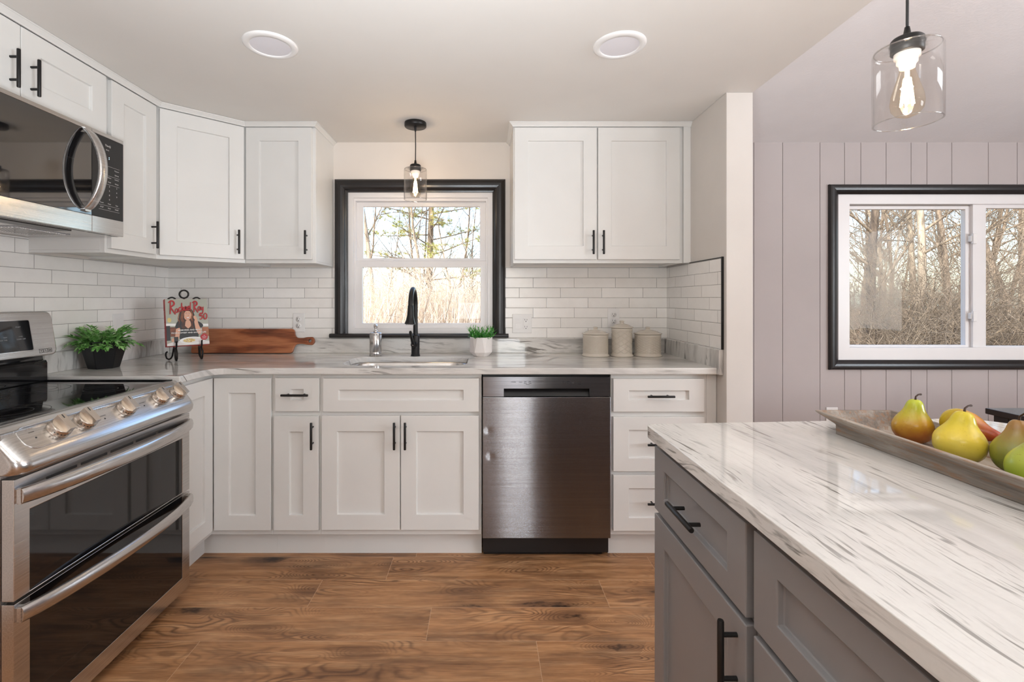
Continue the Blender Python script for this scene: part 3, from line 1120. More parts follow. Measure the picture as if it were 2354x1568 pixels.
c = base_cab('base_cabinet', 'narrow white base cabinet with one small drawer beside the sink doors', nx0, sx0_ - nx0)
d = front(c, nx0, 'drawer', (632, 733, 869, 946), 0.074, 0.054)
pull(d, fx(677, -0.655) - nx0, hz(909), YD, False)
d = front(c, nx0, 'door', (629, 732, 957, 1220), 0.074, 0.074)
pull(d, fx(715.5, -0.655) - nx0, hz(1003), YD, True)

c = base_cab('sink_cabinet', 'wide white sink base cabinet with two doors below the window', sx0_, dx0 - sx0_)
front(c, sx0_, 'false_drawer_front', (742, 1101, 870, 947), 0.074, 0.055)
d = front(c, sx0_, 'door', (739, 919, 956, 1219))
pull(d, fx(906, -0.655) - sx0_, hz(1003), YD, True)
d = front(c, sx0_, 'door', (921.5, 1101, 956, 1219))
pull(d, fx(931, -0.655) - sx0_, hz(1003), YD, True)

c = base_cab('drawer_cabinet', 'white three-drawer base cabinet between dishwasher and stub wall', dx1, 0.457, SX0 - dx1 - 0.459)
mb = MB()
mb.box(0.4575, SX0 - dx1 - 0.002, -0.61, -0.59, BZ0, BZ1)
mb.build('filler_strip', 'white', c, bevel=0.0015)
for r, py in (((1410, 1620, 871, 947), 912), ((1410, 1620, 959, 1084), 1023), ((1410, 1620, 1093, 1221), 1159)):
    d = front(c, dx1, 'drawer', r, 0.074, 0.062 if py > 1000 else 0.056)
    pull(d, fx(1520, -0.655) - dx1, hz(py), YD, False)

# corner cabinet with its folding pair of leaves
c = thing('corner_base_cabinet', 'white corner base cabinet with a folding L-shaped door beside the range', 'cabinet', (WX, 0, 0), 0, CABS_LO)
XL = -1.295 - WX
mb = MB()
mb.prism([(0.002, -0.002), (0.002, -0.888), (XL, -0.888), (XL, -0.61), (nx0 - WX - 0.0005, -0.61), (nx0 - WX - 0.0005, -0.002)], BZ0, BZ1)
mb.build('body', 'white', c, bevel=0.0015)
kx = fx(470, -0.56) - WX
mb = MB()
mb.box(kx, nx0 - WX - 0.0005, -0.56, -0.545, 0, BZ0)
mb.box(kx - 0.015, kx, -0.888, -0.545, 0, BZ0)
mb.build('toe_kick', 'white', c)
d = MB()
xr0 = XL + 0.0225
d.shaker(xr0, fx(622, YD) - WX, fz(1220, YD), fz(869, YD), -0.6102, stile=0.072, rail=0.072)
d.build('door', 'white', c, bevel=0.0018)
d = MB()
d.shaker(0, 0.253, fz(1220, YD), fz(869, YD), 0, stile=0.062)
dd = d.build('door', 'white', c, bevel=0.0018)
dd.location = (XL + 0.0002, -0.886, 0)
dd.rotation_euler = (0, 0, math.pi / 2)

# ------------------------------------------------------------------ worktop with sink cut-out and upstands
KZ0, KZ1 = 0.884, 0.914
RYF = -0.890        # edge of the range


def filled(outer, holes, z0, z1, name, mat, parent, bevel):
    bm = bmesh.new()
    edges = []
    for loop in [outer] + holes:
        vv = [bm.verts.new((x, y, z0)) for x, y in loop]
        edges += [bm.edges.new((vv[i], vv[(i + 1) % len(vv)])) for i in range(len(vv))]
    bmesh.ops.triangle_fill(bm, use_beauty=True, use_dissolve=False, edges=edges)
    ext = bmesh.ops.extrude_face_region(bm, geom=bm.faces[:])
    bmesh.ops.translate(bm, vec=(0, 0, z1 - z0), verts=[g for g in ext['geom'] if isinstance(g, bmesh.types.BMVert)])
    bmesh.ops.recalc_face_normals(bm, faces=bm.faces)
    me = bpy.data.meshes.new(name)
    bm.to_mesh(me)
    bm.free()
    me.materials.append(M[mat])
    o = bpy.data.objects.new(name, me)
    COL.objects.link(o)
    if parent:
        o.parent = parent
    md = o.modifiers.new('edges', 'BEVEL')
    md.width = bevel
    md.segments = 3
    md.limit_method = 'ANGLE'
    md.angle_limit = math.radians(35)
    return o


CX = -1.268
outer = [(WX + 0.001, -0.002), (WX + 0.001, RYF), (CX, RYF)] + [(CX + 0.085 - 0.085 * math.cos(math.radians(a)), -0.735 + 0.085 * math.sin(math.radians(a))) for a in range(0, 91, 10)] + [(SX0 - 0.004, -0.65), (SX0 - 0.004, -0.002)]
SNK = (-0.705, -0.080, -0.560, -0.205)
hole = rrect(*SNK, 0.10, 8)
top = thing('countertop', 'grey-streaked white stone worktop running below the windows', 'countertop', (0, 0, 0))
filled(outer, [hole], KZ0, KZ1, 'worktop', 'stone', top, 0.004)
UT = 0.0205
mb = MB()
mb.box(WX + UT + 0.002, SX0 - UT - 0.002, -UT, -0.001, KZ1, 1.001)
mb.build('upstand', 'stone_upstand', top, bevel=0.0025)
mb = MB()
mb.box(WX + 0.001, WX + UT, RYF + 0.001, -0.001, KZ1, 1.001)
mb.build('upstand', 'stone_left', top, bevel=0.0025)
mb = MB()
mb.box(SX0 - UT, SX0 - 0.0005, -0.672, -0.001, KZ0, 1.001)
mb.build('upstand', 'stone_left', top, bevel=0.0025)

# undermount sink
s = thing('sink', 'stainless undermount sink below the black tap', 'sink', (0, 0, 0))
mb = MB()
o1 = rrect(SNK[0] - 0.02, SNK[1] + 0.02, SNK[2] - 0.02, SNK[3] + 0.02, 0.11, 8)
rows = []
for inset, z in ((-0.02, 0.8835), (0.0, 0.8835), (0.004, 0.875), (0.012, 0.72), (0.03, 0.705), (0.09, 0.70)):
    rr = max(0.03, 0.10 - inset * 0.3)
    rows.append([(x, y, z) for x, y in rrect(SNK[0] + inset, SNK[1] - inset, SNK[2] + inset, SNK[3] - inset, rr, 8)])
n = len(rows[0])
for r0, r1 in zip(rows, rows[1:]):
    mb.add(r0 + r1, [(i, (i + 1) % n, n + (i + 1) % n, n + i) for i in range(n)], True)
mb.add(rows[-1], [tuple(range(n))])
b = mb.build('basin', 'steel', s, weld=True, recalc=False)
mb = MB()
mb.lathe([(0, 0.7005), (0.03, 0.7005), (0.034, 0.703), (0.045, 0.703), (0.045, 0.7002)], 24, mat=T(-0.392, -0.33, 0.0))
mb.build('drain', 'chrome', s)


# ------------------------------------------------------------------ range (double oven)
def basis(X, Y, Z, o):
    return Matrix(((X[0], Y[0], Z[0], o[0]), (X[1], Y[1], Z[1], o[1]), (X[2], Y[2], Z[2], o[2]), (0, 0, 0, 1)))


RW = 0.757
rg = thing('range', 'stainless double-oven electric range with black glass cooktop', 'stove', (WX, -1.652, 0), math.pi / 2)
mb = MB()
mb.box(0.004, RW - 0.004, -0.652, -0.03, 0.045, 0.884)
mb.build('body', 'steel_plain', rg, bevel=0.003)
mb = MB()
mb.box(0.03, RW - 0.03, -0.62, -0.06, 0.0, 0.045)
mb.build('base', 'dark', rg)
mb = MB()
mb.box(0.002, RW - 0.002, -0.618, -0.085, 0.884, 0.898)
mb.build('cooktop', 'blackgloss', rg, bevel=0.002)
mb = MB()
for bx, by, r in ((0.20, -0.47, 0.105), (0.20, -0.22, 0.075), (0.56, -0.47, 0.085), (0.56, -0.22, 0.105), (0.38, -0.24, 0.05)):
    for rr in (r, r * 0.62):
        pts = [(bx + rr * math.cos(2 * math.pi * i / 40), by + rr * math.sin(2 * math.pi * i / 40)) for i in range(40)]
        pin = [(bx + (rr - 0.002) * math.cos(2 * math.pi * i / 40), by + (rr - 0.002) * math.sin(2 * math.pi * i / 40)) for i in range(40)]
        mb.add([(x, y, 0.8982) for x, y in pts + pin], [(i, (i + 1) % 40, 40 + (i + 1) % 40, 40 + i) for i in range(40)])
mb.build('burner_ring', 'ink_dark', rg)
# backguard: black lower vent housing and tilted stainless control board
mb = MB()
mb.prism_x([(-0.012, 0.898), (-0.092, 0.898), (-0.092, 0.975), (-0.086, 0.985), (-0.075, 0.985), (-0.070, 1.01), (-0.012, 1.01)], 0.004, RW - 0.004)
mb.build('vent_housing', 'blackgloss', rg, bevel=0.003)
S = Vector((0, 0.030, 0.178)).normalized()
N = Vector((1, 0, 0)).cross(S)
PB = basis((1, 0, 0), S, N, (0, -0.137, 1.010))
mb = MB()
mb.prism(rrect(0.004, RW - 0.004, 0.0, 0.180, 0.026, 6), -0.055, 0.0, mat=PB)
bgd = mb.build('control_board', 'steel', rg, bevel=0.006, seg=3)
mb = MB()
mb.prism(rrect(0.105, 0.652, 0.024, 0.150, 0.008, 4), -0.002, 0.0012, mat=PB)
mb.build('display_rim', 'chrome', bgd, bevel=0.0008)
mb = MB()
mb.prism(rrect(0.109, 0.648, 0.028, 0.146, 0.006, 4), -0.002, 0.0018, mat=PB)
dsp = mb.build('display', 'blackgloss', bgd)
mb = MB()
for s_, x, y, z in (('START', 0.600, 0.121, 0.007), ('Lower', 0.605, 0.085, 0.006), ('CLEAR / OFF', 0.605, 0.074, 0.0065), ('TIMER', 0.52, 0.121, 0.006), ('Upper', 0.545, 0.085, 0.006), ('COOK TIME', 0.535, 0.074, 0.006),
                    ('Bake', 0.42, 0.12, 0.007), ('Broil', 0.42, 0.09, 0.007), ('Roast', 0.42, 0.06, 0.007)):
    text_into(mb, s_, z, PB @ T(x, y, 0.0021), 0)
mb.build('lettering', 'ink_grey', dsp)
mb = MB()
for k in range(3):
    x0 = 0.672 + k * 0.0195
    for a in ((x0, x0 + 0.017, 0.012, 0.0135), (x0, x0 + 0.017, 0.0265, 0.028), (x0, x0 + 0.0012, 0.012, 0.028), (x0 + 0.0158, x0 + 0.017, 0.012, 0.028)):
        mb.add([tuple(PB @ Vector((p[0], p[1], 0.0004))) for p in ((a[0], a[2]), (a[1], a[2]), (a[1], a[3]), (a[0], a[3]))], [(0, 1, 2, 3)])
    text_into(mb, 'X%@'[k], 0.011, PB @ T(x0 + 0.0085, 0.020, 0.0004), 0)
mb.build('symbol_print', 'ink_dark', bgd)

# sloping knob panel with rounded shoulders
prof = [(-0.60, 0.772), (-0.690, 0.772), (-0.703, 0.776), (-0.711, 0.786), (-0.713, 0.798), (-0.709, 0.812), (-0.700, 0.825), (-0.640, 0.889), (-0.630, 0.897), (-0.618, 0.899), (-0.60, 0.899)]
rows = []
for t_ in (0.0, 0.004, 0.012, 0.024, 0.036, None, -0.036, -0.024, -0.012, -0.004, -0.0001):
    if t_ is None:
        continue
    x = t_ if t_ >= 0 and t_ != -0.0001 else RW + t_
    e = min(abs(t_), 0.036)
    pull_in = 0.036 - math.sqrt(max(0, 0.036 ** 2 - (0.036 - e) ** 2))
    row = []
    for y, z in prof:
        k = min(1, max(0, (-y - 0.615) / 0.09))
        row.append((x, y + pull_in * 0.9 * k, z + (0.010 * (pull_in / 0.036) if z < 0.80 else 0)))
    rows.append(row)
mb = MB()
n = len(prof)
for r0, r1 in zip(rows, rows[1:]):
    mb.add(r0 + r1, [(i, (i + 1) % n, n + (i + 1) % n, n + i) for i in range(n)], True)
mb.add(rows[0], [tuple(range(n))])
mb.add(rows[-1], [tuple(range(n))])
kp = mb.build('knob_panel', 'steel', rg, weld=True)
kp.data.materials[0] = M['steel']
SD = Vector((0, -0.060, -0.064)).normalized()
KN = Vector((1, 0, 0)).cross(-SD)
bd = MB()
KB = basis((1, 0, 0), -SD, KN, (0.0, -0.669, 0.858))
lp = rrect(0.045, RW - 0.038, -0.036, 0.038, 0.030, 6)
lp = lp + [lp[0]]
bd.tube([KB @ Vector((a, b, 0.0)) for a, b in lp], 0.0022, 8, caps=False)
bd.build('panel_bead', 'steel', kp)
for rx in (0.002, RW - 0.012):
    bd = MB()
    bd.box(rx, rx + 0.010, -0.612, -0.093, 0.898, 0.903)
    bd.build('cooktop_rail', 'blackgloss', rg, bevel=0.0015)
# knobs and print on the slope
for kx in (0.157, 0.248, 0.417, 0.590, 0.694):
    KB = basis((1, 0, 0), -SD, KN, (kx, -0.669, 0.858))
    kb = MB()
    kb.lathe([(0, 0.0), (0.0320, 0.0), (0.0320, 0.003), (0.0305, 0.004), (0.0300, 0.017), (0.0280, 0.0200), (0, 0.0200)], 36, mat=KB)
    kb.box(-0.0110, 0.0110, -0.0275, 0.0275, 0.015, 0.037, mat=KB)
    k = kb.build('knob', 'knobmetal', rg, bevel=0.0018)
    m2 = MB()
    m2.box(-0.0014, 0.0014, 0.012, 0.025, 0.0369, 0.0374, mat=KB)
    m2.build('pointer_mark', 'ink_dark', k)
    m2 = MB()
    for j in range(9):
        a = math.radians(200 + j * 17.5)
        m2.box(-0.0012, 0.0012, -0.0018, 0.0018, 0, 0.0006, mat=KB @ Matrix.Rotation(a, 4, 'Z') @ T(0.0304, 0, 0.010) @ Matrix.Rotation(math.pi / 2, 4, 'Y'))
    m2.build('dial_lettering', 'ink_dark', k)
mb = MB()
for s_, x, off in (('WARM', 0.085, 0.016), ('Surface On', 0.318, 0.0), ('Warming Zone', 0.375, 0.024), ('Hot Surface', 0.50, 0.004)):
    text_into(mb, s_, 0.0055, basis((1, 0, 0), -SD, KN, (x, -0.669, 0.858)) @ T(0, off, 0.0006), 0)
for x, off in ((0.318, -0.012), (0.50, -0.010), (0.085, -0.004)):
    KB = basis((1, 0, 0), -SD, KN, (x, -0.669, 0.858))
    mb.lathe([(0.0025, 0.0), (0.0025, 0.0008), (0, 0.0009)], 12, mat=KB @ T(0, off, 0))
mb.build('panel_print', 'ink_dark', rg)


def oven_door(name, z0, z1, gz0, gz1, hz_, label):
    d = MB()
    x0, x1, g0, g1 = 0.008, RW - 0.008, 0.052, RW - 0.055
    yb, yf = -0.653, -0.686
    o = [(x0, z0), (x1, z0), (x1, z1), (x0, z1)]
    i = rr = [(g0, gz0), (g1, gz0), (g1, gz1), (g0, gz1)]
    vs = [(a, yf, b) for a, b in o] + [(a, yf, b) for a, b in i] + [(a, yf + 0.006, b) for a, b in i] + [(a, yb, b) for a, b in o]
    fs = []
    for k in range(4):
        q = (k + 1) % 4
        fs += [(k, q, 4 + q, 4 + k), (4 + k, 4 + q, 8 + q, 8 + k), (12 + k, 12 + q, q, k)]
    fs += [(8, 9, 10, 11), (15, 14, 13, 12)]
    d.add(vs, fs)
    dd = d.build(name, 'steel', rg, bevel=0.003, seg=3)
    if label:
        dd['label'] = label
    g = MB()
    g.box(g0 + 0.0005, g1 - 0.0005, yf + 0.0015, yf + 0.005, gz0 + 0.0005, gz1 - 0.0005)
    gg = g.build('glass', 'blackgloss', dd)
    # rack wires faintly seen behind the glass edge
    h = MB()
    K = 22
    pts, fr = [], []
    for q in range(K + 1):
        u = q / K
        x = x0 + 0.006 + (x1 - x0 - 0.012) * u
        y = -0.690 - 0.046 * (1 - (2 * u - 1) ** 2) ** 0.75
        pts.append((x, y, hz_))
        fr.append(((0, 0, 1), (0, -1, 0)))
    sec = [(-0.021, 0.0), (-0.021, 0.008), (-0.015, 0.014), (0.0, 0.017), (0.015, 0.014), (0.021, 0.008), (0.021, 0.0), (0.015, -0.004), (-0.015, -0.004)]
    h.sweep(pts, fr, sec)
    for e in (x0 + 0.004, x1 - 0.022):
        h.box(e, e + 0.018, -0.700, yf + 0.001, hz_ - 0.018, hz_ + 0.018)
    h.build('handle', 'steel', dd)
    return dd


ud = oven_door('upper_oven_door', 0.449, 0.766, 0.4525, 0.672, 0.722, 'shallow upper oven door')
mb = MB()
for k in range(5):
    x0 = 0.10 + k * 0.115
    mb.box(x0, x0 + 0.10, -0.6868, -0.680, 0.7335, 0.7415)
mb.build('vent_slot_inlay', 'slot', ud)  # dark inlaid bars stand in for the shade inside the slots
oven_door('lower_oven_door', 0.048, 0.441, 0.106, 0.4395, 0.412, 'deep lower oven door')

# ------------------------------------------------------------------ microwave
mw = thing('microwave', 'stainless over-range microwave with a bowed handle and dark glass door', 'microwave', (WX, -1.653, 1.496), math.pi / 2)
mb = MB()
mb.box(0.002, RW - 0.002, -0.378, -0.01, 0.006, 0.396)
mb.build('body', 'steel_plain', mw, bevel=0.002)
mb = MB()
mb.box(0.002, RW - 0.002, -0.392, -0.02, 0.0, 0.006)
mb.build('underside', 'steel_plain', mw, bevel=0.001)
for x0 in (0.07, 0.45):
    mb = MB()
    mb.box(x0, x0 + 0.22, -0.26, -0.10, -0.003, 0.001)
    vg = mb.build('vent_grille', 'ink_grey', mw)
    mb = MB()
    for i in range(22):
        mb.box(x0 + 0.006 + i * 0.0095, x0 + 0.010 + i * 0.0095, -0.255, -0.105, -0.0042, -0.003)
    for i in range(12):
        mb.box(x0 + 0.004, x0 + 0.216, -0.252 + i * 0.0125, -0.249 + i * 0.0125, -0.0042, -0.003)
    mb.build('grille_mesh', 'chrome', vg)
mb = MB()
mb.box(0.20, 0.56, -0.36, -0.295, -0.003, 0.001)
mb.build('lamp_cover', 'dark', mw)
DX = 0.596
mb = MB()
mb.box(0.002, DX - 0.002, -0.409, -0.379, 0.0, 0.063)
mb.box(0.002, DX - 0.002, -0.409, -0.379, 0.384, 0.399)
mb.box(0.002, DX - 0.002, -0.400, -0.379, 0.063, 0.384)
md_ = mb.build('door', 'steel', mw, bevel=0.0015)
mb = MB()
mb.box(0.003, DX - 0.003, -0.4085, -0.4005, 0.0635, 0.3835)
mb.build('door_glass', 'mirrorglass', md_, bevel=0.0006)
h = MB()
pts, fr = [], []
for q in range(41):
    u = q / 40
    z = 0.080 + 0.300 * u
    y = -0.411 - 0.060 * (1 - (2 * u - 1) ** 2) ** 0.8
    pts.append((DX - 0.032, y, z))
    fr.append(((1, 0, 0), (0, -1, 0)))
h.sweep(pts, fr, [(-0.018, 0.0), (-0.018, 0.008), (-0.014, 0.012), (0.014, 0.012), (0.018, 0.008), (0.018, 0.0), (0.014, -0.004), (-0.014, -0.004)])
for z in (0.082, 0.378):
    h.box(DX - 0.043, DX - 0.017, -0.418, -0.408, z - 0.010, z + 0.010)
h.build('handle', 'steel', md_)
mb = MB()
mb.box(DX, RW - 0.002, -0.408, -0.379, 0.0, 0.063)
mb.build('end_trim', 'steel', mw, bevel=0.0015)
mb = MB()
mb.box(DX, RW - 0.002, -0.408, -0.379, 0.384, 0.399)
mb.build('end_trim', 'steel', mw, bevel=0.0015)
mb = MB()
mb.box(DX, RW - 0.002, -0.4075, -0.379, 0.0635, 0.3835)
cp = mb.build('keypad', 'dark', mw, bevel=0.001)
mb = MB()
yy = -0.4078


def kt(s_, x, z, size):
    text_into(mb, s_, size, T(x, yy, z) @ UPRIGHT, 0)


kx0 = DX + 0.032
kt('ThinQ', kx0 + 0.045, 0.352, 0.011)
kt('Wi-Fi', kx0 + 0.043, 0.335, 0.007)
for r, (a, b, c_) in enumerate((('Soften', '', 'Popcorn'), ('Melt', '', 'Defrost'), ('Auto', 'Sensor', 'Inverter'), ('Cook', 'Cook', 'Reheat'), ('1', '2', '3'), ('4', '5', '6'), ('7', '8', '9'), ('', '0', ''), ('Power', 'Timer', 'Vent'), ('STOP', 'Enter', 'START'))):
    z = 0.262 - r * 0.0175
    for q, s_ in enumerate((a, b, c_)):
        if s_:
            kt(s_, kx0 + 0.015 + q * 0.038, z, 0.0085 if len(s_) == 1 else 0.0068)
for z in (0.272, 0.234, 0.199, 0.113, 0.095):
    mb.add([(kx0, yy, z), (kx0 + 0.105, yy, z), (kx0 + 0.105, yy, z + 0.0006), (kx0, yy, z + 0.0006)], [(0, 1, 2, 3)])
mb.build('lettering', 'ink_white', cp)
mb = MB()
for z in (0.306, 0.300):
    mb.add([(kx0 + 0.05, yy, z), (kx0 + 0.053, yy, z), (kx0 + 0.053, yy, z + 0.003), (kx0 + 0.05, yy, z + 0.003)], [(0, 1, 2, 3)])
mb.build('clock_display', 'led', cp)

# ------------------------------------------------------------------ dishwasher
def dented():
    t = NT('dark_stainless_dented')
    o = t.obj()
    x, y, z = t.xyz(o)
    n = t.noise(t.scale(o, (3, 260, 260)), 1.0, 2.0)
    c = t.ramp(n, [(0.3, (0.225, 0.22, 0.23, 1)), (0.7, (0.26, 0.255, 0.265, 1))])
    r = t.m_('MULTIPLY_ADD', n, 0.02, 0.10)
    h = t.m_('MULTIPLY', n, 0.00003)
    for dx_, dz_ in ((0.030, 0.617), (0.040, 0.497)):
        a = t.m_('POWER', t.m_('SUBTRACT', x, dx_), 2.0)
        b = t.m_('POWER', t.m_('SUBTRACT', z, dz_), 2.0)
        g = t.m_('EXPONENT', t.m_('MULTIPLY', t.m_('ADD', a, b), -4500.0))
        h = t.m_('ADD', h, t.m_('MULTIPLY', g, -0.0010))
    wav = t.noise(t.scale(o, (2.0, 1, 3.0)), 1.0, 1.0)
    h = t.m_('ADD', h, t.m_('MULTIPLY', wav, 0.003))
    bp = t.n('ShaderNodeBump')
    bp.inputs['Strength'].default_value = 1.0
    bp.inputs['Distance'].default_value = 1.0
    t.put(bp.inputs['Height'], h)
    # brushing: fine scratches tip the surface up and down far more than sideways
    sc = t.m_('MULTIPLY', t.m_('SUBTRACT', t.noise(t.scale(o, (420, 1, 9000)), 1.0, 2.0, 0.8), 0.5), 2.4)
    va = t.n('ShaderNodeVectorMath', operation='ADD')
    t.put(va.inputs[0], bp.outputs[0])
    t.put(va.inputs[1], t.comb(0.0, 0.0, sc))
    vn = t.n('ShaderNodeVectorMath', operation='NORMALIZE')
    t.put(vn.inputs[0], va.outputs[0])
    return t.set(c, r, 1.0, vn.outputs[0])


M['steel_dent'] = dented()
dw = thing('dishwasher', 'dark stainless dishwasher with a pocket handle under the worktop', 'dishwasher', (-0.0045, 0, 0), 0)
DWW = 0.612
mb = MB()
mb.box(0.004, DWW - 0.004, -0.59, -0.03, 0.02, 0.880)
mb.build('body', 'dark', dw)
mb = MB()
P0, P1 = fx(1158, -0.637) + 0.0045, fx(1355, -0.637) + 0.0045
mb.box(0.005, DWW - 0.008, -0.637, -0.592, 0.816, 0.8705)
mb.box(0.005, P0, -0.637, -0.592, 0.7785, 0.816)
mb.box(P1, DWW - 0.008, -0.637, -0.592, 0.7785, 0.816)
cs = mb.build('control_strip', 'steel_dark', dw)
mb = MB()
mb.prism_x([(-0.592, 0.7785), (-0.630, 0.7785), (-0.606, 0.8158), (-0.592, 0.8158)], P0 + 0.0005, P1 - 0.0005)
mb.build('pocket_handle', 'dark', cs)
mb = MB()
for s_, px, py, sz in (('POWER', 1180.5, 878.5, 0.0062), ('Cycles', 1197, 878.5, 0.0058), ('Dual', 1207.5, 877.5, 0.0058), ('Zone', 1207.5, 880.8, 0.0058), ('High', 1218, 877.5, 0.0058), ('Temp', 1218, 880.8, 0.0058),
                       ('Half Load', 1213, 883.6, 0.0045), ('Extra', 1296, 877.5, 0.0058), ('Dry', 1296, 880.8, 0.0058), ('Night', 1306.5, 877.5, 0.0058), ('Dry', 1306.5, 880.8, 0.0058), ('Delay', 1316.5, 877.5, 0.0058), ('Start', 1316.5, 880.8, 0.0058), ('START', 1332.5, 878.5, 0.0062), ('Cancel', 1332.5, 883, 0.0045)):
    text_into(mb, s_, sz, T(fx(px, -0.637) + 0.0045, -0.6373, fz(py, -0.637)) @ UPRIGHT, 0, bold=0.0001)
mb.build('lettering', 'ink_dark', cs)
mb = MB()
mb.box(0.003, DWW - 0.006, -0.641, -0.594, 0.112, 0.7765)
mb.build('door', 'steel_dent', dw, bevel=0.002)
mb = MB()
mb.box(0.008, DWW - 0.030, -0.578, -0.560, 0.004, 0.106)
tp = mb.build('toe_panel', 'toeblack', dw, bevel=0.003)
for x in (0.035, 0.545):
    mb = MB()
    mb.box(x - 0.003, x + 0.003, -0.5805, -0.578, 0.025, 0.085)
    for z in (0.03, 0.082):
        mb.lathe([(0.005, 0), (0.004, 0.003), (0, 0.004)], 10, mat=T(x, -0.5785, z) @ Matrix.Rotation(math.pi / 2, 4, 'X'))
    mb.build('bracket', 'chrome', tp)


# ------------------------------------------------------------------ things on the worktop
KT = KZ1 + 0.0003

# tap
t = thing('tap', 'matte black pull-down kitchen tap behind the sink', 'tap', (-0.385, -0.160, KT))
mb = MB()
mb.lathe([(0, 0), (0.0265, 0), (0.0265, 0.006), (0.0235, 0.008), (0.0235, 0.112), (0.0215, 0.118), (0.0150, 0.120), (0, 0.120)], 32)
mb.build('body', 'black', t)
mb = MB()
pts = [(0, 0, 0.11), (0, 0, 0.20), (0, 0, 0.286)]
for a in range(10, 181, 10):
    r = 0.092
    pts.append((0, -r + r * math.cos(math.radians(a)), 0.286 + r * math.sin(math.radians(a))))
mb.tube(pts, 0.0132, 20)
mb.build('spout', 'black', t)
mb = MB()
hp = [(0.0, -0.184, 0.290), (0.0, -0.1845, 0.286), (0.0005, -0.186, 0.262), (0.0, -0.188, 0.235), (-0.001, -0.190, 0.212), (-0.0015, -0.192, 0.198), (-0.002, -0.193, 0.190)]
mb.tube(hp, [0.0135, 0.0155, 0.0165, 0.0185, 0.0225, 0.0275, 0.029], 28)
sh = mb.build('spray_head', 'black', t)
mb = MB()
for i in range(14):
    a = i * 2 * math.pi / 14
    mb.lathe([(0.0022, 0.0), (0.0016, -0.003), (0, -0.003)], 8, mat=T(-0.002 + 0.021 * math.cos(a), -0.193 + 0.021 * math.sin(a), 0.1895))
mb.build('nozzle', 'ink_grey', sh)
mb = MB()
mb.tube([(0.000, -0.008, 0.066), (-0.006, -0.036, 0.066)], 0.017, 24)
mb.tube([(-0.006, -0.036, 0.066), (-0.009, -0.042, 0.078), (-0.015, -0.045, 0.105), (-0.021, -0.047, 0.136), (-0.023, -0.047, 0.145)], [0.013, 0.0115, 0.0095, 0.010, 0.006], 16, flat=0.55)
lv = mb.build('lever', 'black', t)
mb = MB()
mb.box(-0.0115, -0.0035, -0.0535, -0.0525, 0.064, 0.0665)
mb.build('badge', 'chrome', lv)

# soap dispenser
s = thing('soap_dispenser', 'brushed steel pump soap bottle beside the black tap', 'dispenser', (fx(863.5, -0.165), -0.165, KT))
mb = MB()
mb.lathe([(0, 0), (0.034, 0), (0.034, 0.022), (0.0325, 0.0235), (0.034, 0.025), (0.034, 0.118), (0.0325, 0.1195), (0.034, 0.121), (0.034, 0.128), (0.031, 0.132), (0.014, 0.134), (0, 0.134)], 36)
mb.build('bottle', 'steel_plain', s)
mb = MB()
mb.lathe([(0, 0.134), (0.0125, 0.134), (0.0115, 0.142), (0.006, 0.146), (0.006, 0.158), (0.0105, 0.160), (0.0115, 0.176), (0.009, 0.181), (0, 0.182)], 20)
mb.tube([(0, 0, 0.173), (0.012, -0.03, 0.176), (0.017, -0.047, 0.170)], [0.0055, 0.0048, 0.0042], 10)
mb.build('pump', 'chrome', s)

# white faceted pot with green sprigs
p = thing('potted_plant', 'small faceted white pot of bright green sprigs beside the window sill', 'potted plant', (fx(1106, -0.165), -0.165, KT), 0.1)
mb = MB()
n = 14
ra = lambda r, i, z, o=0.0: (r * math.cos(2 * math.pi * (i + o) / n), r * math.sin(2 * math.pi * (i + o) / n), z)
base = [ra(0.043, i, 0.0) for i in range(n)]
low = [ra(0.0655 if i % 2 else 0.060, i, 0.024, 0.0) for i in range(n)]
topr = [ra(0.0645, i, 0.108, 0.5) for i in range(n)]
tin = [ra(0.058, i, 0.108, 0.5) for i in range(n)]
tdn = [ra(0.056, i, 0.092, 0.5) for i in range(n)]
for i in range(n):
    j = (i + 1) % n
    mb.add([base[i], base[j], low[j], low[i]], [(0, 1, 2), (0, 2, 3)])
    mb.add([low[i], low[j], topr[i]], [(0, 1, 2)])
    mb.add([topr[i], low[j], topr[j]], [(0, 1, 2)])
    mb.add([topr[i], topr[j], tin[j], tin[i]], [(0, 1, 2, 3)])
    mb.add([tin[i], tin[j], tdn[j], tdn[i]], [(0, 1, 2, 3)])
mb.add(base, [tuple(range(n))])
mb.add(tdn, [tuple(range(n))])
mb.build('pot', 'potwhite', p, weld=True, bevel=0.001, seg=1, angle=6)


def leaf_mat(name, a, b, c):
    t_ = NT(name)
    o_ = t_.obj()
    n_ = t_.noise(o_, 45.0, 2.0)
    col = t_.ramp(n_, [(0.3, a), (0.5, b), (0.72, c)])
    t_.set(col, 0.42, 0.0)
    t_.b.inputs['Subsurface Weight'].default_value = 0.0
    return t_.m


M['leaf_bright'] = leaf_mat('bright_green_leaf', lin(22, 92, 26), lin(58, 148, 44), lin(128, 196, 86))
M['leaf_deep'] = leaf_mat('green_leaf', lin(70, 124, 52), lin(128, 186, 98), lin(196, 224, 168))
rng = random.Random(11)


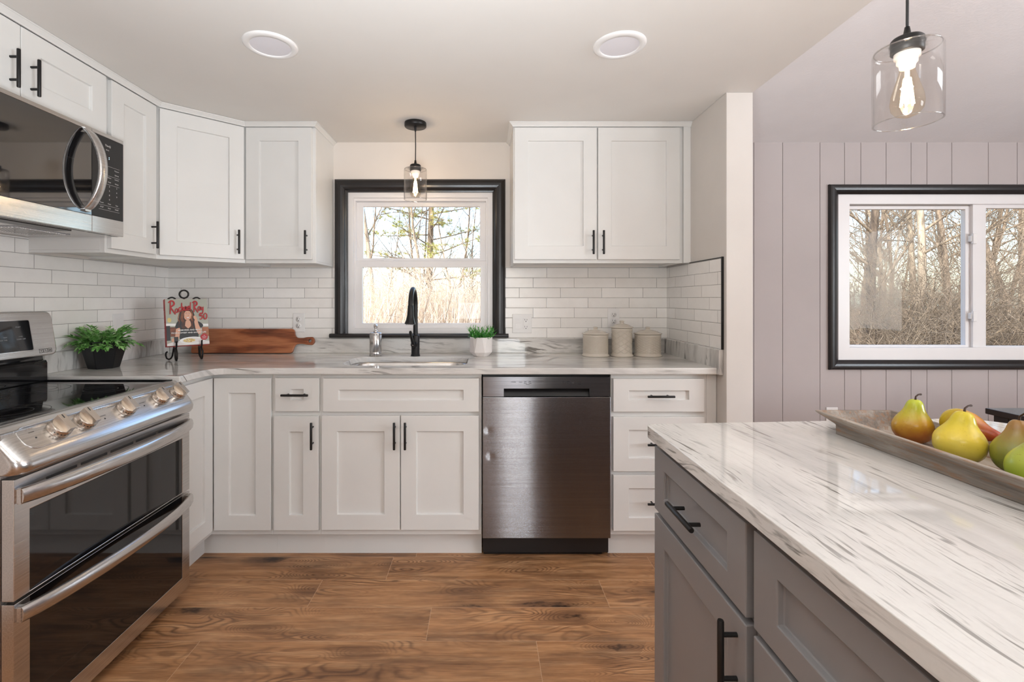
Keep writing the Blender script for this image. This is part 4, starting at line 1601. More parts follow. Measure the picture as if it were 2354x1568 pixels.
def blade(mb, p, d, L, w, droop, n=4, fold=0.25):
    p, d = Vector(p), Vector(d).normalized()
    side = d.cross(Vector((0, 0, 1)))
    side = side.normalized() if side.length > 1e-3 else Vector((1, 0, 0))
    side = (side + Vector((rng.uniform(-.3, .3), rng.uniform(-.3, .3), rng.uniform(-.3, .3)))).normalized()
    vs = []
    q = p.copy()
    for i in range(n + 1):
        u = i / n
        ww = w * math.sin(math.pi * (0.12 + 0.88 * u) ** 0.8) * (1 if i < n else 0.05)
        up = side.cross(d).normalized()
        vs += [q - side * ww + up * ww * fold, q, q + side * ww + up * ww * fold]
        d = (d + Vector((0, 0, -droop / n))).normalized()
        q = q + d * (L / n)
    fs = []
    for i in range(n):
        a = i * 3
        fs += [(a, a + 1, a + 4, a + 3), (a + 1, a + 2, a + 5, a + 4)]
    mb.add(vs, fs, True)


mb = MB()
for i in range(72):
    a = rng.uniform(0, 2 * math.pi)
    r = 0.052 * math.sqrt(rng.random())
    el = rng.uniform(0.35, 1.45)
    base_ = Vector((r * math.cos(a), r * math.sin(a), 0.094))
    aa = a + rng.uniform(-.5, .5)
    dr = Vector((math.cos(aa) * math.cos(el), math.sin(aa) * math.cos(el), math.sin(el)))
    L = rng.uniform(0.035, 0.078) * (1.0 if el > 0.6 else 0.75)
    mb.tube([base_, base_ + dr * L * 0.5, base_ + dr * L], [0.0011, 0.0009, 0.0004], 4, caps=False)
    for k in range(9):
        u = 0.15 + 0.85 * k / 8
        q = base_ + dr * L * u
        b_ = rng.uniform(0, 2 * math.pi)
        sd = (dr * 0.9 + Vector((math.cos(b_), math.sin(b_), 0.35)) * 0.8)
        blade(mb, q, sd, rng.uniform(0.014, 0.024), 0.0022, 0.2, 3)
mb.build('foliage', 'leaf_bright', p, recalc=False)
mb = MB()
mb.lathe([(0.0555, 0.093), (0.03, 0.096), (0, 0.097)], 20)
mb.build('soil', 'soil', p)


# three glazed canisters
def canister(label, x, y, r, hb, nh, turns):
    c = thing('canister', label, 'canister', (x, y, KT), 0, 'cream stoneware canisters')
    mb = MB()
    fl = r + 0.006
    mb.lathe([(0, 0), (fl - 0.002, 0.0), (fl, 0.002), (fl, 0.006), (r + 0.001, 0.012), (r - 0.002, 0.02), (r - 0.002, hb - 0.016), (r, hb - 0.012), (r, hb - 0.007), (r - 0.001, hb - 0.001), (r - 0.012, hb - 0.001), (r - 0.012, 0.02), (0, 0.015)], 48)
    z0, z1 = 0.018, hb - 0.016
    for k in range(nh):
        for sg in (1, -1):
            pts = []
            for q in range(15):
                u = q / 14
                a = 2 * math.pi * k / nh + sg * turns * 2 * math.pi * u
                pts.append(((r - 0.0022) * math.cos(a), (r - 0.0022) * math.sin(a), z0 + (z1 - z0) * u))
            mb.tube(pts, 0.0017, 6, caps=False)
    mb.build('jar', 'ceramic', c)
    mb = MB()
    mb.lathe([(0, hb + 0.0005), (r + 0.003, hb + 0.0005), (r + 0.005, hb + 0.003), (r + 0.004, hb + 0.006), (r - 0.006, hb + 0.0085), (r * 0.72, hb + 0.016), (r * 0.4, hb + 0.0225), (0.012, hb + 0.025), (0.0105, hb + 0.031), (0.0125, hb + 0.0345), (0.013, hb + 0.038), (0.010, hb + 0.041), (0, hb + 0.042)], 48)
    mb.build('lid', 'ceramic', c)


canister('short cream canister standing beside the tall one, away from the stub wall', fx(1369, -0.165), -0.165, 0.0715, 0.124, 26, 0.42)
canister('tall slim cream canister in the middle of the three', fx(1429.5, -0.175), -0.175, 0.058, 0.160, 8, 0.55)
canister('short cream diamond-patterned canister closest to the tiled stub wall', fx(1489, -0.165), -0.165, 0.0725, 0.124, 16, 0.40)

# cutting board leaning on the upstand
Hc = 0.073
half = [(0.586, 0.0), (0.597, 0.004), (0.603, 0.012), (0.606, 0.030), (0.612, 0.044), (0.622, 0.053), (0.640, 0.0565), (0.660, 0.0555), (0.680, 0.051)]
end = [(0.700 + 0.0275 * math.cos(math.radians(a)), Hc + 0.0275 * math.sin(math.radians(a))) for a in range(-62, 63, 12)]
outl = [(0.006, 0.0)] + half + end + [(x, 2 * Hc - y) for x, y in reversed(half)] + [(0.006, 2 * Hc), (0.0, 2 * Hc - 0.006), (0.0, 0.006)]
hl = [(0.700 + 0.0095 * math.cos(a), Hc + 0.0095 * math.sin(a)) for a in [2 * math.pi * i / 20 for i in range(20)]]
cb = filled(outl, [list(reversed(hl))], 0.0, 0.018, 'cutting_board', 'acacia', None, 0.003)
TL = math.radians(13)
cb.location = (-1.731, -0.0440, KT + 0.0002)
cb.rotation_euler = (math.pi / 2 - TL, 0, 0)
tag(cb, 'reddish wooden paddle board leaning on the stone upstand behind the cookbook', 'cutting board')

# ------------------------------------------------------------------ easel and cookbook
ER = math.radians(44.5)
EX, EY = -1.575, -0.345
LEAN = math.radians(12)
e = thing('book_easel', 'black wrought iron scroll easel holding the cookbook', 'easel', (EX, EY, KT), ER)
BK = lambda h: 0.004 + h * math.tan(LEAN)   # y of the back plane at height h above ledge
ZL = 0.074
R_ = 0.0042
mb = MB()
for sx in (-0.058, 0.058):
    # upright strip, ledge and hook
    mb.tube([(sx, BK(0.0) + 0.004, ZL - 0.01), (sx, BK(0.12) + 0.004, ZL + 0.12), (sx, BK(0.22) + 0.004, ZL + 0.22)], R_, 10)
    loop = [(sx + 0.02 * math.cos(a), BK(0.235) + 0.006, ZL + 0.238 + 0.02 * math.sin(a)) for a in [2 * math.pi * i / 18 for i in range(19)]]
    mb.tube(loop, R_, 10, caps=False)
mb.tube([(-0.058, BK(0.1) + 0.004, ZL + 0.1), (0.058, BK(0.1) + 0.004, ZL + 0.1)], R_, 10)
loop = [(0.021 * math.cos(a), BK(0.27) + 0.006, ZL + 0.276 + 0.021 * math.sin(a)) for a in [2 * math.pi * i / 22 for i in range(23)]]
mb.tube(loop, R_ * 1.05, 10, caps=False)
mb.tube([(0, BK(0.1) + 0.004, ZL + 0.1), (0, BK(0.255) + 0.006, ZL + 0.255)], R_, 10)
mb.build('back_frame', 'iron', e)
for sx in (-0.058, 0.058):
    mb = MB()
    mb.tube([(sx, 0.012, ZL - 0.006), (sx, -0.020, ZL - 0.007), (sx, -0.040, ZL - 0.006), (sx, -0.046, ZL + 0.006), (sx, -0.045, ZL + 0.022), (sx, -0.049, ZL + 0.030)], R_, 10)
    mb.tube([(sx, -0.036, ZL - 0.006), (sx, -0.052, ZL - 0.02), (sx, -0.060, 0.04), (sx, -0.058, 0.018), (sx, -0.046, 0.0055), (sx, -0.030, 0.0055), (sx, -0.020, 0.018), (sx, -0.014, 0.045), (sx, -0.006, ZL - 0.006)], R_, 10)
    mb.build('hook_leg', 'iron', e)
    mb = MB()
    o_ = -1 if sx < 0 else 1
    mb.tube([(sx, 0.010, ZL), (sx + o_ * 0.002, 0.016, 0.05), (sx + o_ * 0.005, 0.022, 0.024), (sx + o_ * 0.010, 0.030, 0.010), (sx + o_ * 0.017, 0.038, 0.0055), (sx + o_ * 0.025, 0.046, 0.010), (sx + o_ * 0.029, 0.050, 0.026), (sx + o_ * 0.028, 0.049, 0.040), (sx + o_ * 0.022, 0.046, 0.046)], R_, 10)
    mb.build('rear_scroll', 'iron', e)

BW, BH, BT = 0.198, 0.250, 0.030
rot = Matrix.Rotation(ER, 3, 'Z')
off = rot @ Vector((0, -0.0005, 0))
bk = thing('cookbook', 'hardback cookbook with a red title standing on the iron easel', 'book', (EX + off.x, EY + off.y, KT + ZL - 0.0012))
bk.rotation_euler = (-LEAN, 0, ER)
mb = MB()
mb.box(-BW / 2 + 0.004, BW / 2 - 0.003, -BT + 0.0025, -0.0025, 0.003, BH - 0.003)
mb.build('page_block', 'paper', bk)
mb = MB()
mb.box(-BW / 2, BW / 2, -BT, -BT + 0.0024, 0, BH)
mb.box(-BW / 2, BW / 2, -0.0024, 0, 0, BH)
mb.box(-BW / 2, -BW / 2 + 0.003, -BT, 0, 0, BH)
cv = mb.build('cover', 'cover_red', bk, bevel=0.0008)
U = lambda u, v: (-BW / 2 + BW * u, BH * v)
art = MB()
mats = ['sage', 'ink_white', 'hair', 'skin', 'ink_dark', 'cover_red', 'pasta', 'potwhite', 'acacia']
lay = [0]


def flat(pts, mi):
    lay[0] += 1
    y = -BT - 0.00008 * lay[0]
    P = [U(*p) for p in pts]
    art.add([(x, y, z) for x, z in P], [tuple(range(len(P)))], False, mi)


def ell(u, v, a, b, mi, n=24, rot_=0.0):
    c_, s_ = math.cos(rot_), math.sin(rot_)
    flat([(u + a * math.cos(t_) * c_ - b * math.sin(t_) * s_, v + a * math.cos(t_) * s_ + b * math.sin(t_) * c_) for t_ in [2 * math.pi * i / n for i in range(n)]], mi)


def stroke(pts, w, mi):
    lay[0] += 1
    y = -BT - 0.00008 * lay[0]
    P = [Vector((*U(*p), 0)).xy for p in pts]
    out = []
    for i, q in enumerate(P):
        d_ = (P[min(i + 1, len(P) - 1)] - P[max(i - 1, 0)]).normalized()
        n_ = Vector((-d_.y, d_.x)) * (w * (0.75 + 0.35 * math.sin(math.pi * i / max(1, len(P) - 1))))
        out += [(q.x + n_.x, y, q.y + n_.y), (q.x - n_.x, y, q.y - n_.y)]
    art.add(out, [(2 * i, 2 * i + 1, 2 * i + 3, 2 * i + 2) for i in range(len(P) - 1)], False, mi)


def smooth(pts, k=5):
    if len(pts) < 3:
        return pts
    o_ = []
    P = [Vector(p) for p in pts]
    for i in range(len(P) - 1):
        p0, p1, p2, p3 = P[max(i - 1, 0)], P[i], P[i + 1], P[min(i + 2, len(P) - 1)]
        for j in range(k):
            s_ = j / k
            o_.append(tuple(0.5 * ((2 * p1) + (p2 - p0) * s_ + (2 * p0 - 5 * p1 + 4 * p2 - p3) * s_ ** 2 + (3 * p1 - p0 - 3 * p2 + p3) * s_ ** 3)))
    o_.append(tuple(P[-1]))
    return o_


flat([(0.012, 0.004), (0.998, 0.004), (0.998, 0.998), (0.012, 0.998)], 0)
flat([(0.012, 0.43), (0.998, 0.40), (0.998, 0.45), (0.012, 0.48)], 1)
flat([(0.012, 0.12), (0.10, 0.12), (0.10, 0.43), (0.012, 0.43)], 4)
flat([(0.10, 0.20), (0.24, 0.20), (0.24, 0.40), (0.10, 0.40)], 8)
flat([(0.84, 0.18), (0.998, 0.18), (0.998, 0.38), (0.84, 0.38)], 8)
ell(0.09, 0.55, 0.045, 0.05, 6)
# woman leaning on the table: hair, face, dark top, arms
flat(smooth([(0.25, 0.40), (0.27, 0.50), (0.30, 0.58), (0.33, 0.70), (0.38, 0.79), (0.47, 0.83), (0.57, 0.81), (0.64, 0.74), (0.68, 0.64), (0.70, 0.55), (0.69, 0.44), (0.60, 0.36), (0.45, 0.34), (0.33, 0.35)]), 2)
flat(smooth([(0.21, 0.40), (0.27, 0.51), (0.38, 0.50), (0.46, 0.43), (0.56, 0.45), (0.66, 0.52), (0.78, 0.50), (0.87, 0.43), (0.83, 0.37), (0.74, 0.36), (0.72, 0.14), (0.33, 0.12), (0.31, 0.36), (0.24, 0.35)]), 4)
flat([(0.36, 0.36), (0.66, 0.36), (0.62, 0.47), (0.42, 0.46)], 2)
flat(smooth([(0.44, 0.42), (0.47, 0.53), (0.56, 0.53), (0.58, 0.42), (0.51, 0.36)]), 3)
ell(0.515, 0.645, 0.088, 0.108, 3, rot_=-0.25)
flat(smooth([(0.40, 0.68), (0.42, 0.76), (0.50, 0.795), (0.60, 0.77), (0.63, 0.68), (0.61, 0.70), (0.56, 0.735), (0.48, 0.74), (0.44, 0.70), (0.43, 0.60), (0.40, 0.55), (0.37, 0.60)]), 2)
for hx, hv, c_ in ((0.30, 0, 8), (0.335, .02, 4), (0.37, .01, 8), (0.62, .02, 8), (0.655, 0, 4), (0.40, -.02, 8), (0.60, -.03, 8)):
    stroke(smooth([(hx + 0.06 * (0.5 - hx) * 4, 0.76 + hv), (hx + 0.01, 0.66), (hx - 0.012, 0.58), (hx + 0.014, 0.50), (hx - 0.008, 0.42), (hx + 0.02, 0.38)]), 0.0012, c_)
for ex in (0.482, 0.552):
    ell(ex, 0.668, 0.013, 0.007, 1, 10)
    ell(ex, 0.668, 0.006, 0.007, 4, 8)
    stroke([(ex - 0.02, 0.688), (ex, 0.694), (ex + 0.02, 0.688)], 0.0006, 2)
stroke(smooth([(0.522, 0.66), (0.530, 0.635), (0.518, 0.628)]), 0.0005, 2)
flat(smooth([(0.475, 0.605), (0.515, 0.60), (0.555, 0.607), (0.535, 0.582), (0.50, 0.578)]), 1)
stroke(smooth([(0.470, 0.608), (0.50, 0.578), (0.535, 0.580), (0.562, 0.610)]), 0.0006, 5)
flat(smooth([(0.66, 0.50), (0.69, 0.58), (0.73, 0.57), (0.76, 0.45), (0.82, 0.30), (0.80, 0.24), (0.74, 0.24), (0.68, 0.36)]), 3)
ell(0.685, 0.59, 0.035, 0.05, 3, rot_=0.5)
flat(smooth([(0.23, 0.36), (0.32, 0.37), (0.30, 0.20), (0.24, 0.10), (0.14, 0.08), (0.12, 0.14), (0.20, 0.20)]), 3)
flat([(0.012, 0.012), (0.998, 0.012), (0.998, 0.075), (0.80, 0.10), (0.20, 0.10), (0.012, 0.05)], 7)
ell(0.60, 0.105, 0.30, 0.075, 1)
ell(0.60, 0.10, 0.24, 0.055, 7)
ell(0.52, 0.105, 0.14, 0.042, 6)
rr_ = random.Random(3)
for _ in range(22):
    ell(0.52 + rr_.uniform(-.11, .11), 0.105 + rr_.uniform(-.028, .028), 0.012, 0.006, 1 if rr_.random() < .6 else 8, 8, rr_.uniform(0, 3))
flat([(0.18, 0.07), (0.26, 0.07), (0.27, 0.19), (0.17, 0.19)], 4)
ell(0.875, 0.165, 0.088, 0.068, 5)
GL = {'R': [[(.10, 0), (.25, 2.0)], [(-.15, 1.75), (.3, 2.05), (.8, 1.9), (.82, 1.45), (.25, 1.05), (.6, .55), (1.05, -.05)]],
      'a': [[(.75, .8), (.45, 1), (.1, .65), (.12, .18), (.4, .02), (.68, .35), (.78, .95), (.74, .25), (.95, .05)]],
      'c': [[(.66, .85), (.4, 1), (.1, .6), (.15, .15), (.45, 0), (.72, .22)]],
      'h': [[(.1, 0), (.2, 1.1), (.25, 2.0)], [(.12, .35), (.38, .95), (.6, .7), (.58, .15), (.78, .05)]],
      'e': [[(.1, .45), (.6, .6), (.5, .97), (.2, .85), (.1, .4), (.3, .02), (.72, .2)]],
      'l': [[(.3, 2.0), (.18, 1.0), (.14, .2), (.34, .05)]],
      'y': [[(.1, .95), (.2, .3), (.5, .28), (.7, .95)], [(.72, .95), (.55, -.4), (.1, -.9), (-.3, -.85)]],
      '5': [[(.8, 1.6), (.28, 1.55), (.2, .9), (.6, 1.0), (.75, .5), (.5, .05), (.1, .15)]],
      '0': [[(.5, 1.6), (.2, 1.2), (.15, .5), (.4, .02), (.75, .4), (.8, 1.2), (.5, 1.6)]]}
x = 0.10
for ch, adv, sc_, dy in (('R', 1.02, 0.135, 0), ('a', .95, 0.085, .03), ('c', .78, 0.085, .055), ('h', .84, 0.085, .068), ('a', .95, 0.085, .075), ('e', .76, 0.085, .080), ('l', .75, 0.085, .080), ('R', 1.0, 0.115, .03), ('a', .95, 0.085, .07), ('y', .9, 0.085, .07)):
    for st in GL[ch]:
        stroke(smooth([(x + q[0] * sc_ * 0.94, 0.675 + dy + q[1] * sc_ * 1.02) for q in st]), 0.0024 if sc_ < .1 else 0.0034, 5)
    x += adv * sc_ * 0.94 + (0.02 if ch == 'l' else 0.0)
x = 0.775
for ch in '50':
    for st in GL[ch]:
        stroke(smooth([(x + q[0] * 0.11, 0.55 + q[1] * 0.085) for q in st]), 0.0026, 5)
    x += 0.105
yy2 = -BT - 0.00008 * (lay[0] + 3)
for s_, u, v, sz in (('MEMORIES AND MEALS', 0.55, 0.325, 0.0108), ('FROM A SWEET AND SAVORY LIFE', 0.52, 0.268, 0.0104), ):
    q = U(u, v)
    text_into(art, s_, sz, T(q[0], yy2, q[1]) @ UPRIGHT, 1, bold=0.0002)
for k, s_ in enumerate(('125', 'RECIPES', 'INSIDE')):
    q = U(0.875, 0.192 - k * 0.028)
    text_into(art, s_, 0.0055, T(q[0], yy2, q[1]) @ UPRIGHT, 1)
art.build('cover_art', mats, cv, recalc=False)
sp = MB()
text_into(sp, 'RACHAEL RAY 50', 0.014, T(-BW / 2 - 0.0012, -BT / 2, BH * 0.54) @ Matrix.Rotation(math.radians(-90), 4, 'Z') @ UPRIGHT @ Matrix.Rotation(math.radians(-90), 4, 'Z'), 0)
sp.build('spine_lettering', 'ink_white', cv)

# ------------------------------------------------------------------ leafy plant in the black angular planter
p = thing('potted_plant', 'leafy green plant in a black six-sided planter beside the range', 'potted plant', (-1.783, -0.640, KT), 0.18)
mb = MB()
n = 6
ring6 = lambda r, z: [(r * math.cos(2 * math.pi * (i + .5) / n), r * math.sin(2 * math.pi * (i + .5) / n), z) for i in range(n)]
rows = [ring6(0.060, 0.0), ring6(0.094, 0.128), ring6(0.088, 0.128), ring6(0.082, 0.107)]
for r0, r1 in zip(rows, rows[1:]):
    for i in range(n):
        j = (i + 1) % n
        mb.add([r0[i], r0[j], r1[j], r1[i]], [(0, 1, 2, 3)])
mb.add(rows[0], [tuple(range(n))])
mb.add(rows[-1], [tuple(range(n))])
mb.build('planter', 'potblack', p, weld=True, bevel=0.003)
rng = random.Random(5)
mb = MB()
for i in range(92):
    a = 2 * math.pi * i / 92 * 7.3 + rng.uniform(-.2, .2)
    r = rng.uniform(0.0, 0.062)
    lift = rng.uniform(0.30, 1.50)
    L = rng.uniform(0.052, 0.100)
    d = Vector((math.cos(a) * math.cos(lift), math.sin(a) * math.cos(lift), math.sin(lift)))
    q = Vector((r * math.cos(a), r * math.sin(a), 0.110))
    pts = [q.copy()]
    dd_ = d.copy()
    for k in range(7):
        q = q + dd_ * (L / 7)
        dd_ = (dd_ + Vector((math.cos(a) * 0.10, math.sin(a) * 0.10, -0.16 if lift < 0.8 else -0.05))).normalized()
        if q.x < -0.092:
            q.x = -0.092 + 0.15 * (q.x + 0.092)
        pts.append(q.copy())
    mb.tube(pts, [0.0016] * 4 + [0.0012] * 4, 4, caps=False)
    for k in range(1, 8):
        ax = (pts[k] - pts[k - 1]).normalized()
        sd = ax.cross(Vector((0, 0, 1)))
        sd = sd.normalized() if sd.length > 1e-3 else Vector((1, 0, 0))
        for sg in (-1, 1):
            blade(mb, pts[k], ax * 0.75 + sd * sg * 0.8 + Vector((0, 0, rng.uniform(-.1, .45))), rng.uniform(0.021, 0.031), rng.uniform(0.0046, 0.0068), 0.3, 4)
    blade(mb, pts[-1], dd_, 0.032, 0.0065, 0.3, 4)
mb.build('foliage', 'leaf_deep', p, recalc=False)
mb = MB()
mb.prism(ring6(0.084, 0)[:], 0.1055, 0.109)
mb.build('soil', 'soil', p)


# ------------------------------------------------------------------ wall plates
def plate(name, label, cat, loc, rz, kinds, group=None):
    o_ = thing(name, label, cat, loc, rz, group)
    w = 0.070 + 0.046 * (len(kinds) - 1)
    mb = MB()
    mb.box(-w / 2, w / 2, -0.006, 0, -0.057, 0.057)
    mb.build('wall_plate', 'plastic', o_, bevel=0.0025, seg=3)
    for i, k in enumerate(kinds):
        cx = (i - (len(kinds) - 1) / 2) * 0.046
        if k == 'duplex':
            for cz in (-0.0195, 0.0195):
                mb = MB()
                mb.lathe([(0.0165, 0), (0.0165, 0.0016), (0, 0.0016)], 24, mat=T(cx, -0.006, cz) @ Matrix.Rotation(math.pi / 2, 4, 'X'))
                sk = mb.build('socket', 'plastic', o_)
                mb = MB()
                mb.box(cx - 0.0075, cx - 0.0055, -0.0079, -0.007, cz - 0.001, cz + 0.008)
                mb.box(cx + 0.0055, cx + 0.0075, -0.0079, -0.007, cz - 0.001, cz + 0.007)
                mb.lathe([(0.0026, 0), (0.0026, 0.0004), (0, 0.0004)], 12, mat=T(cx, -0.0076, cz - 0.0075) @ Matrix.Rotation(math.pi / 2, 4, 'X'))
                mb.build('slot', 'slot', sk)
        elif k == 'gfci':
            mb = MB()
            mb.box(cx - 0.0165, cx + 0.0165, -0.0085, -0.005, -0.033, 0.033)
            sk = mb.build('socket', 'plastic', o_, bevel=0.001)
            mb = MB()
            for cz in (-0.021, 0.021):
                mb.box(cx - 0.0075, cx - 0.0055, -0.0089, -0.008, cz - 0.001, cz + 0.008)
                mb.box(cx + 0.0055, cx + 0.0075, -0.0089, -0.008, cz - 0.001, cz + 0.007)
                mb.lathe([(0.0026, 0), (0.0026, 0.0005), (0, 0.0005)], 12, mat=T(cx, -0.0085, cz - 0.0075) @ Matrix.Rotation(math.pi / 2, 4, 'X'))
            mb.build('slot', 'slot', sk)
            mb = MB()
            mb.box(cx - 0.009, cx + 0.009, -0.0095, -0.008, -0.007, -0.001)
            mb.box(cx - 0.009, cx + 0.009, -0.0095, -0.008, 0.001, 0.007)
            mb.build('test_button', 'plastic', sk, bevel=0.0005)
        elif k == 'rocker':
            mb = MB()
            mb.prism_x([(-0.005, -0.033), (-0.0095, -0.033), (-0.0065, 0.0), (-0.0078, 0.033), (-0.005, 0.033)], cx - 0.0165, cx + 0.0165)
            mb.build('rocker', 'plastic', o_, bevel=0.001)
    return o_


YP = -TT - 0.0001
plate('outlet', 'white double socket above the wooden board', 'outlet', (fx(687.5, YP), YP, fz(741.5, YP)), 0, ['duplex'])
plate('switch_outlet', 'white double-width plate with rocker switch and socket beside the window', 'switch', (fx(1200, YP), YP, fz(744, YP)), 0, ['rocker', 'gfci'])
plate('outlet', 'white double socket above the tall cream canister', 'outlet', (fx(1410, YP), YP, fz(730.5, YP)), 0, ['duplex'])
plate('outlet', 'white plate on the tiles behind the leafy black-potted plant', 'outlet', (WX - YP, -0.405, 1.105), math.pi / 2, ['rocker'])
plate('outlet', 'white plate low on the mauve panelled wall behind the wooden tray', 'outlet', (fx(1911.5, 0), -0.0001, fz(958, 0)), 0, ['duplex'])


# ------------------------------------------------------------------ ceiling lights and pendants
def downlight(label, x, y):
    o_ = thing('recessed_light', label, 'ceiling light', (x, y, CZ), 0, 'round recessed ceiling lights')
    mb = MB()
    mb.lathe([(0.097, -0.0002), (0.0965, -0.004), (0.090, -0.008), (0.074, -0.010), (0.071, -0.006), (0.071, -0.0002)], 48)
    mb.build('trim_ring', 'plastic', o_)
    mb = MB()
    mb.lathe([(0.0715, -0.0055), (0.05, -0.0065), (0, -0.007)], 48)
    mb.build('diffuser', 'diffuser', o_)


downlight('round white recessed ceiling light above the corner cabinets', fx(622, CAMY + 1.777), -1.105)
downlight('round white recessed ceiling light towards the stub wall and dining side', fx(1424, CAMY + 1.777), -1.105)


def pendant(label, x, y, zc, zg, watts):
    """zg = top of glass"""
    o_ = thing('pendant_light', label, 'pendant light', (x, y, zg), 0, 'clear glass pendant lights')
    H = zc - zg
    mb = MB()
    mb.lathe([(0, H - 0.0005), (0.0575, H - 0.0005), (0.0585, H - 0.004), (0.0585, H - 0.020), (0.0555, H - 0.024), (0, H - 0.024)], 40)
    mb.lathe([(0.006, H - 0.024), (0.0055, H - 0.040), (0.0035, H - 0.048), (0, H - 0.048)], 14)
    mb.build('canopy', 'black', o_)
    mb = MB()
    mb.tube([(0, 0, H - 0.045), (0.001, 0, H * 0.5), (0, 0, 0.030)], 0.0028, 8)
    mb.build('cord', 'dark', o_)
    mb = MB()
    mb.lathe([(0, 0.046), (0.0045, 0.046), (0.0075, 0.028), (0.010, 0.024), (0.026, 0.022), (0.0295, 0.018), (0.0295, -0.010), (0.026, -0.012), (0, -0.012)], 36)
    mb.build('socket_cap', 'black', o_)
    mb = MB()
    mb.lathe([(0.030, 0.000), (0.052, -0.0005), (0.0575, -0.003), (0.0595, -0.009), (0.0595, -0.165)], 56)
    sh_ = mb.build('glass_shade', 'shade', o_, recalc=False)
    md = sh_.modifiers.new('thickness', 'SOLIDIFY')
    md.thickness = 0.0022
    for rr, zz in ((0.0590, -0.165), (0.0575, -0.003)):  # rings added to imitate highlights along the glass edges
        mb = MB()
        mb.tube([(rr * math.cos(2 * math.pi * i / 48), rr * math.sin(2 * math.pi * i / 48), zz) for i in range(49)], 0.0013, 6, caps=False)
        mb.build('rim', 'shade_rim_glint', sh_)
    mb = MB()
    mb.lathe([(0.0235, -0.012), (0.0235, -0.022), (0.019, -0.026), (0.019, -0.034), (0.0150, -0.038), (0.0135, -0.046), (0, -0.046)], 28)
    mb.build('lamp_holder', 'plastic', o_)
    mb = MB()
    mb.lathe([(0.0125, -0.044), (0.0150, -0.056), (0.0215, -0.080), (0.0285, -0.105), (0.0305, -0.122), (0.0285, -0.137), (0.020, -0.149), (0.008, -0.154), (0, -0.155)], 32)
    bl = mb.build('bulb', 'bulbglass', o_, recalc=False)
    mb = MB()
    for k in range(6):
        a = 2 * math.pi * k / 6
        mb.tube([(0.0055 * math.cos(a), 0.0055 * math.sin(a), -0.068), (0.012 * math.cos(a), 0.012 * math.sin(a), -0.128)], 0.0019, 6)
    mb.tube([(0, 0, -0.048), (0, 0, -0.072)], 0.004, 8)
    mb.build('filament', 'filament', bl)
    d = bpy.data.lights.new('bulb_light', 'POINT')
    d.energy = watts
    d.color = (1.0, 0.78, 0.55)
    d.shadow_soft_size = 0.012
    l_ = bpy.data.objects.new('bulb_light', d)
    COL.objects.link(l_)
    l_.parent = o_
    l_.location = (0, 0, -0.100)


pendant('clear glass pendant lamp hanging in front of the sink window', -0.3626, -0.321, CZ, 1.938, 2.8)
pendant('clear glass pendant lamp hanging above the grey island', 0.9416, -1.825, CZ, 1.795, 2.2)

# ------------------------------------------------------------------ island
IX0 = 1.04
IC = 'grey island cabinets'


def island_cab(label, y0, w, fronts):
    c = thing('island_cabinet', label, 'cabinet', (IX0, y0, 0), -math.pi / 2, IC)
    mb = MB()
    mb.box(0, w, -0.58, 0, 0.10, 0.8835)
    mb.build('body', 'grey', c, bevel=0.0015)
    mb = MB()
    mb.box(0, w, -0.51, -0.02, 0.0, 0.10)
    mb.build('toe_kick', 'grey', c)
    for nm, x0, x1, z0, z1, hx, hz_, vert in fronts:
        mb = MB()
        mb.shaker(x0, x1, z0, z1, -0.5802, stile=0.062, rail=0.045 if z1 - z0 < 0.2 else 0.062)
        d = mb.build(nm, 'grey', c, bevel=0.002)
        if hx:
            pull(d, hx, hz_, -0.6002, vert)


island_cab('grey island cabinet with one drawer above a door, at the end facing the dishwasher', -1.655, 0.447,
           [('drawer', 0.006, 0.430, 0.703, 0.862, 0.224, 0.780, False), ('door', 0.006, 0.430, 0.112, 0.691, 0.402, 0.618, True)])
island_cab('wide grey island drawer cabinet nearer the viewer', -2.1025, 0.75,
           [('drawer', 0.005, 0.742, 0.703, 0.862, 0.50, 0.780, False), ('drawer', 0.005, 0.742, 0.410, 0.691, 0.50, 0.55, False), ('drawer', 0.005, 0.742, 0.112, 0.398, 0.50, 0.255, False)])
bl_ = (0.420, -1.650)
outl = [(0.420, -2.96), (1.385, -2.96)] + [(1.385, -1.75)] + arc(1.265, -1.712, 0.12, 0, 86, 8) + arc(0.442, -1.672, 0.022, 94, 180, 4)
isl = filled(outl, [], 0.8845, 0.9145, 'island_countertop', 'stone_island', None, 0.006)
tag(isl, 'white stone island top with long grey streaks under the pear tray', 'countertop')

# weathered wooden tray
tr = thing('wooden_tray', 'long weathered grey wooden tray of pears on the island', 'tray', (0.908, -2.05, 0.9148))
TH = 0.051
rects = [(0.0625, 0.310, 0.0), (0.0625, 0.310, 0.0225), (0.094, 0.336, TH - 0.003), (0.094, 0.336, TH), (0.084, 0.326, TH), (0.058, 0.300, 0.012)]
mb = MB()
rows = [[(-a, -b, z), (a, -b, z), (a, b, z), (-a, b, z)] for a, b, z in rects]
for r0, r1 in zip(rows, rows[1:]):
    for i in range(4):
        j = (i + 1) % 4
        mb.add([r0[i], r0[j], r1[j], r1[i]], [(0, 1, 2, 3)])
mb.add(rows[0], [(3, 2, 1, 0)])
mb.add(rows[-1], [(0, 1, 2, 3)])
mb.build('body', 'traywood', tr, weld=True, bevel=0.0015)


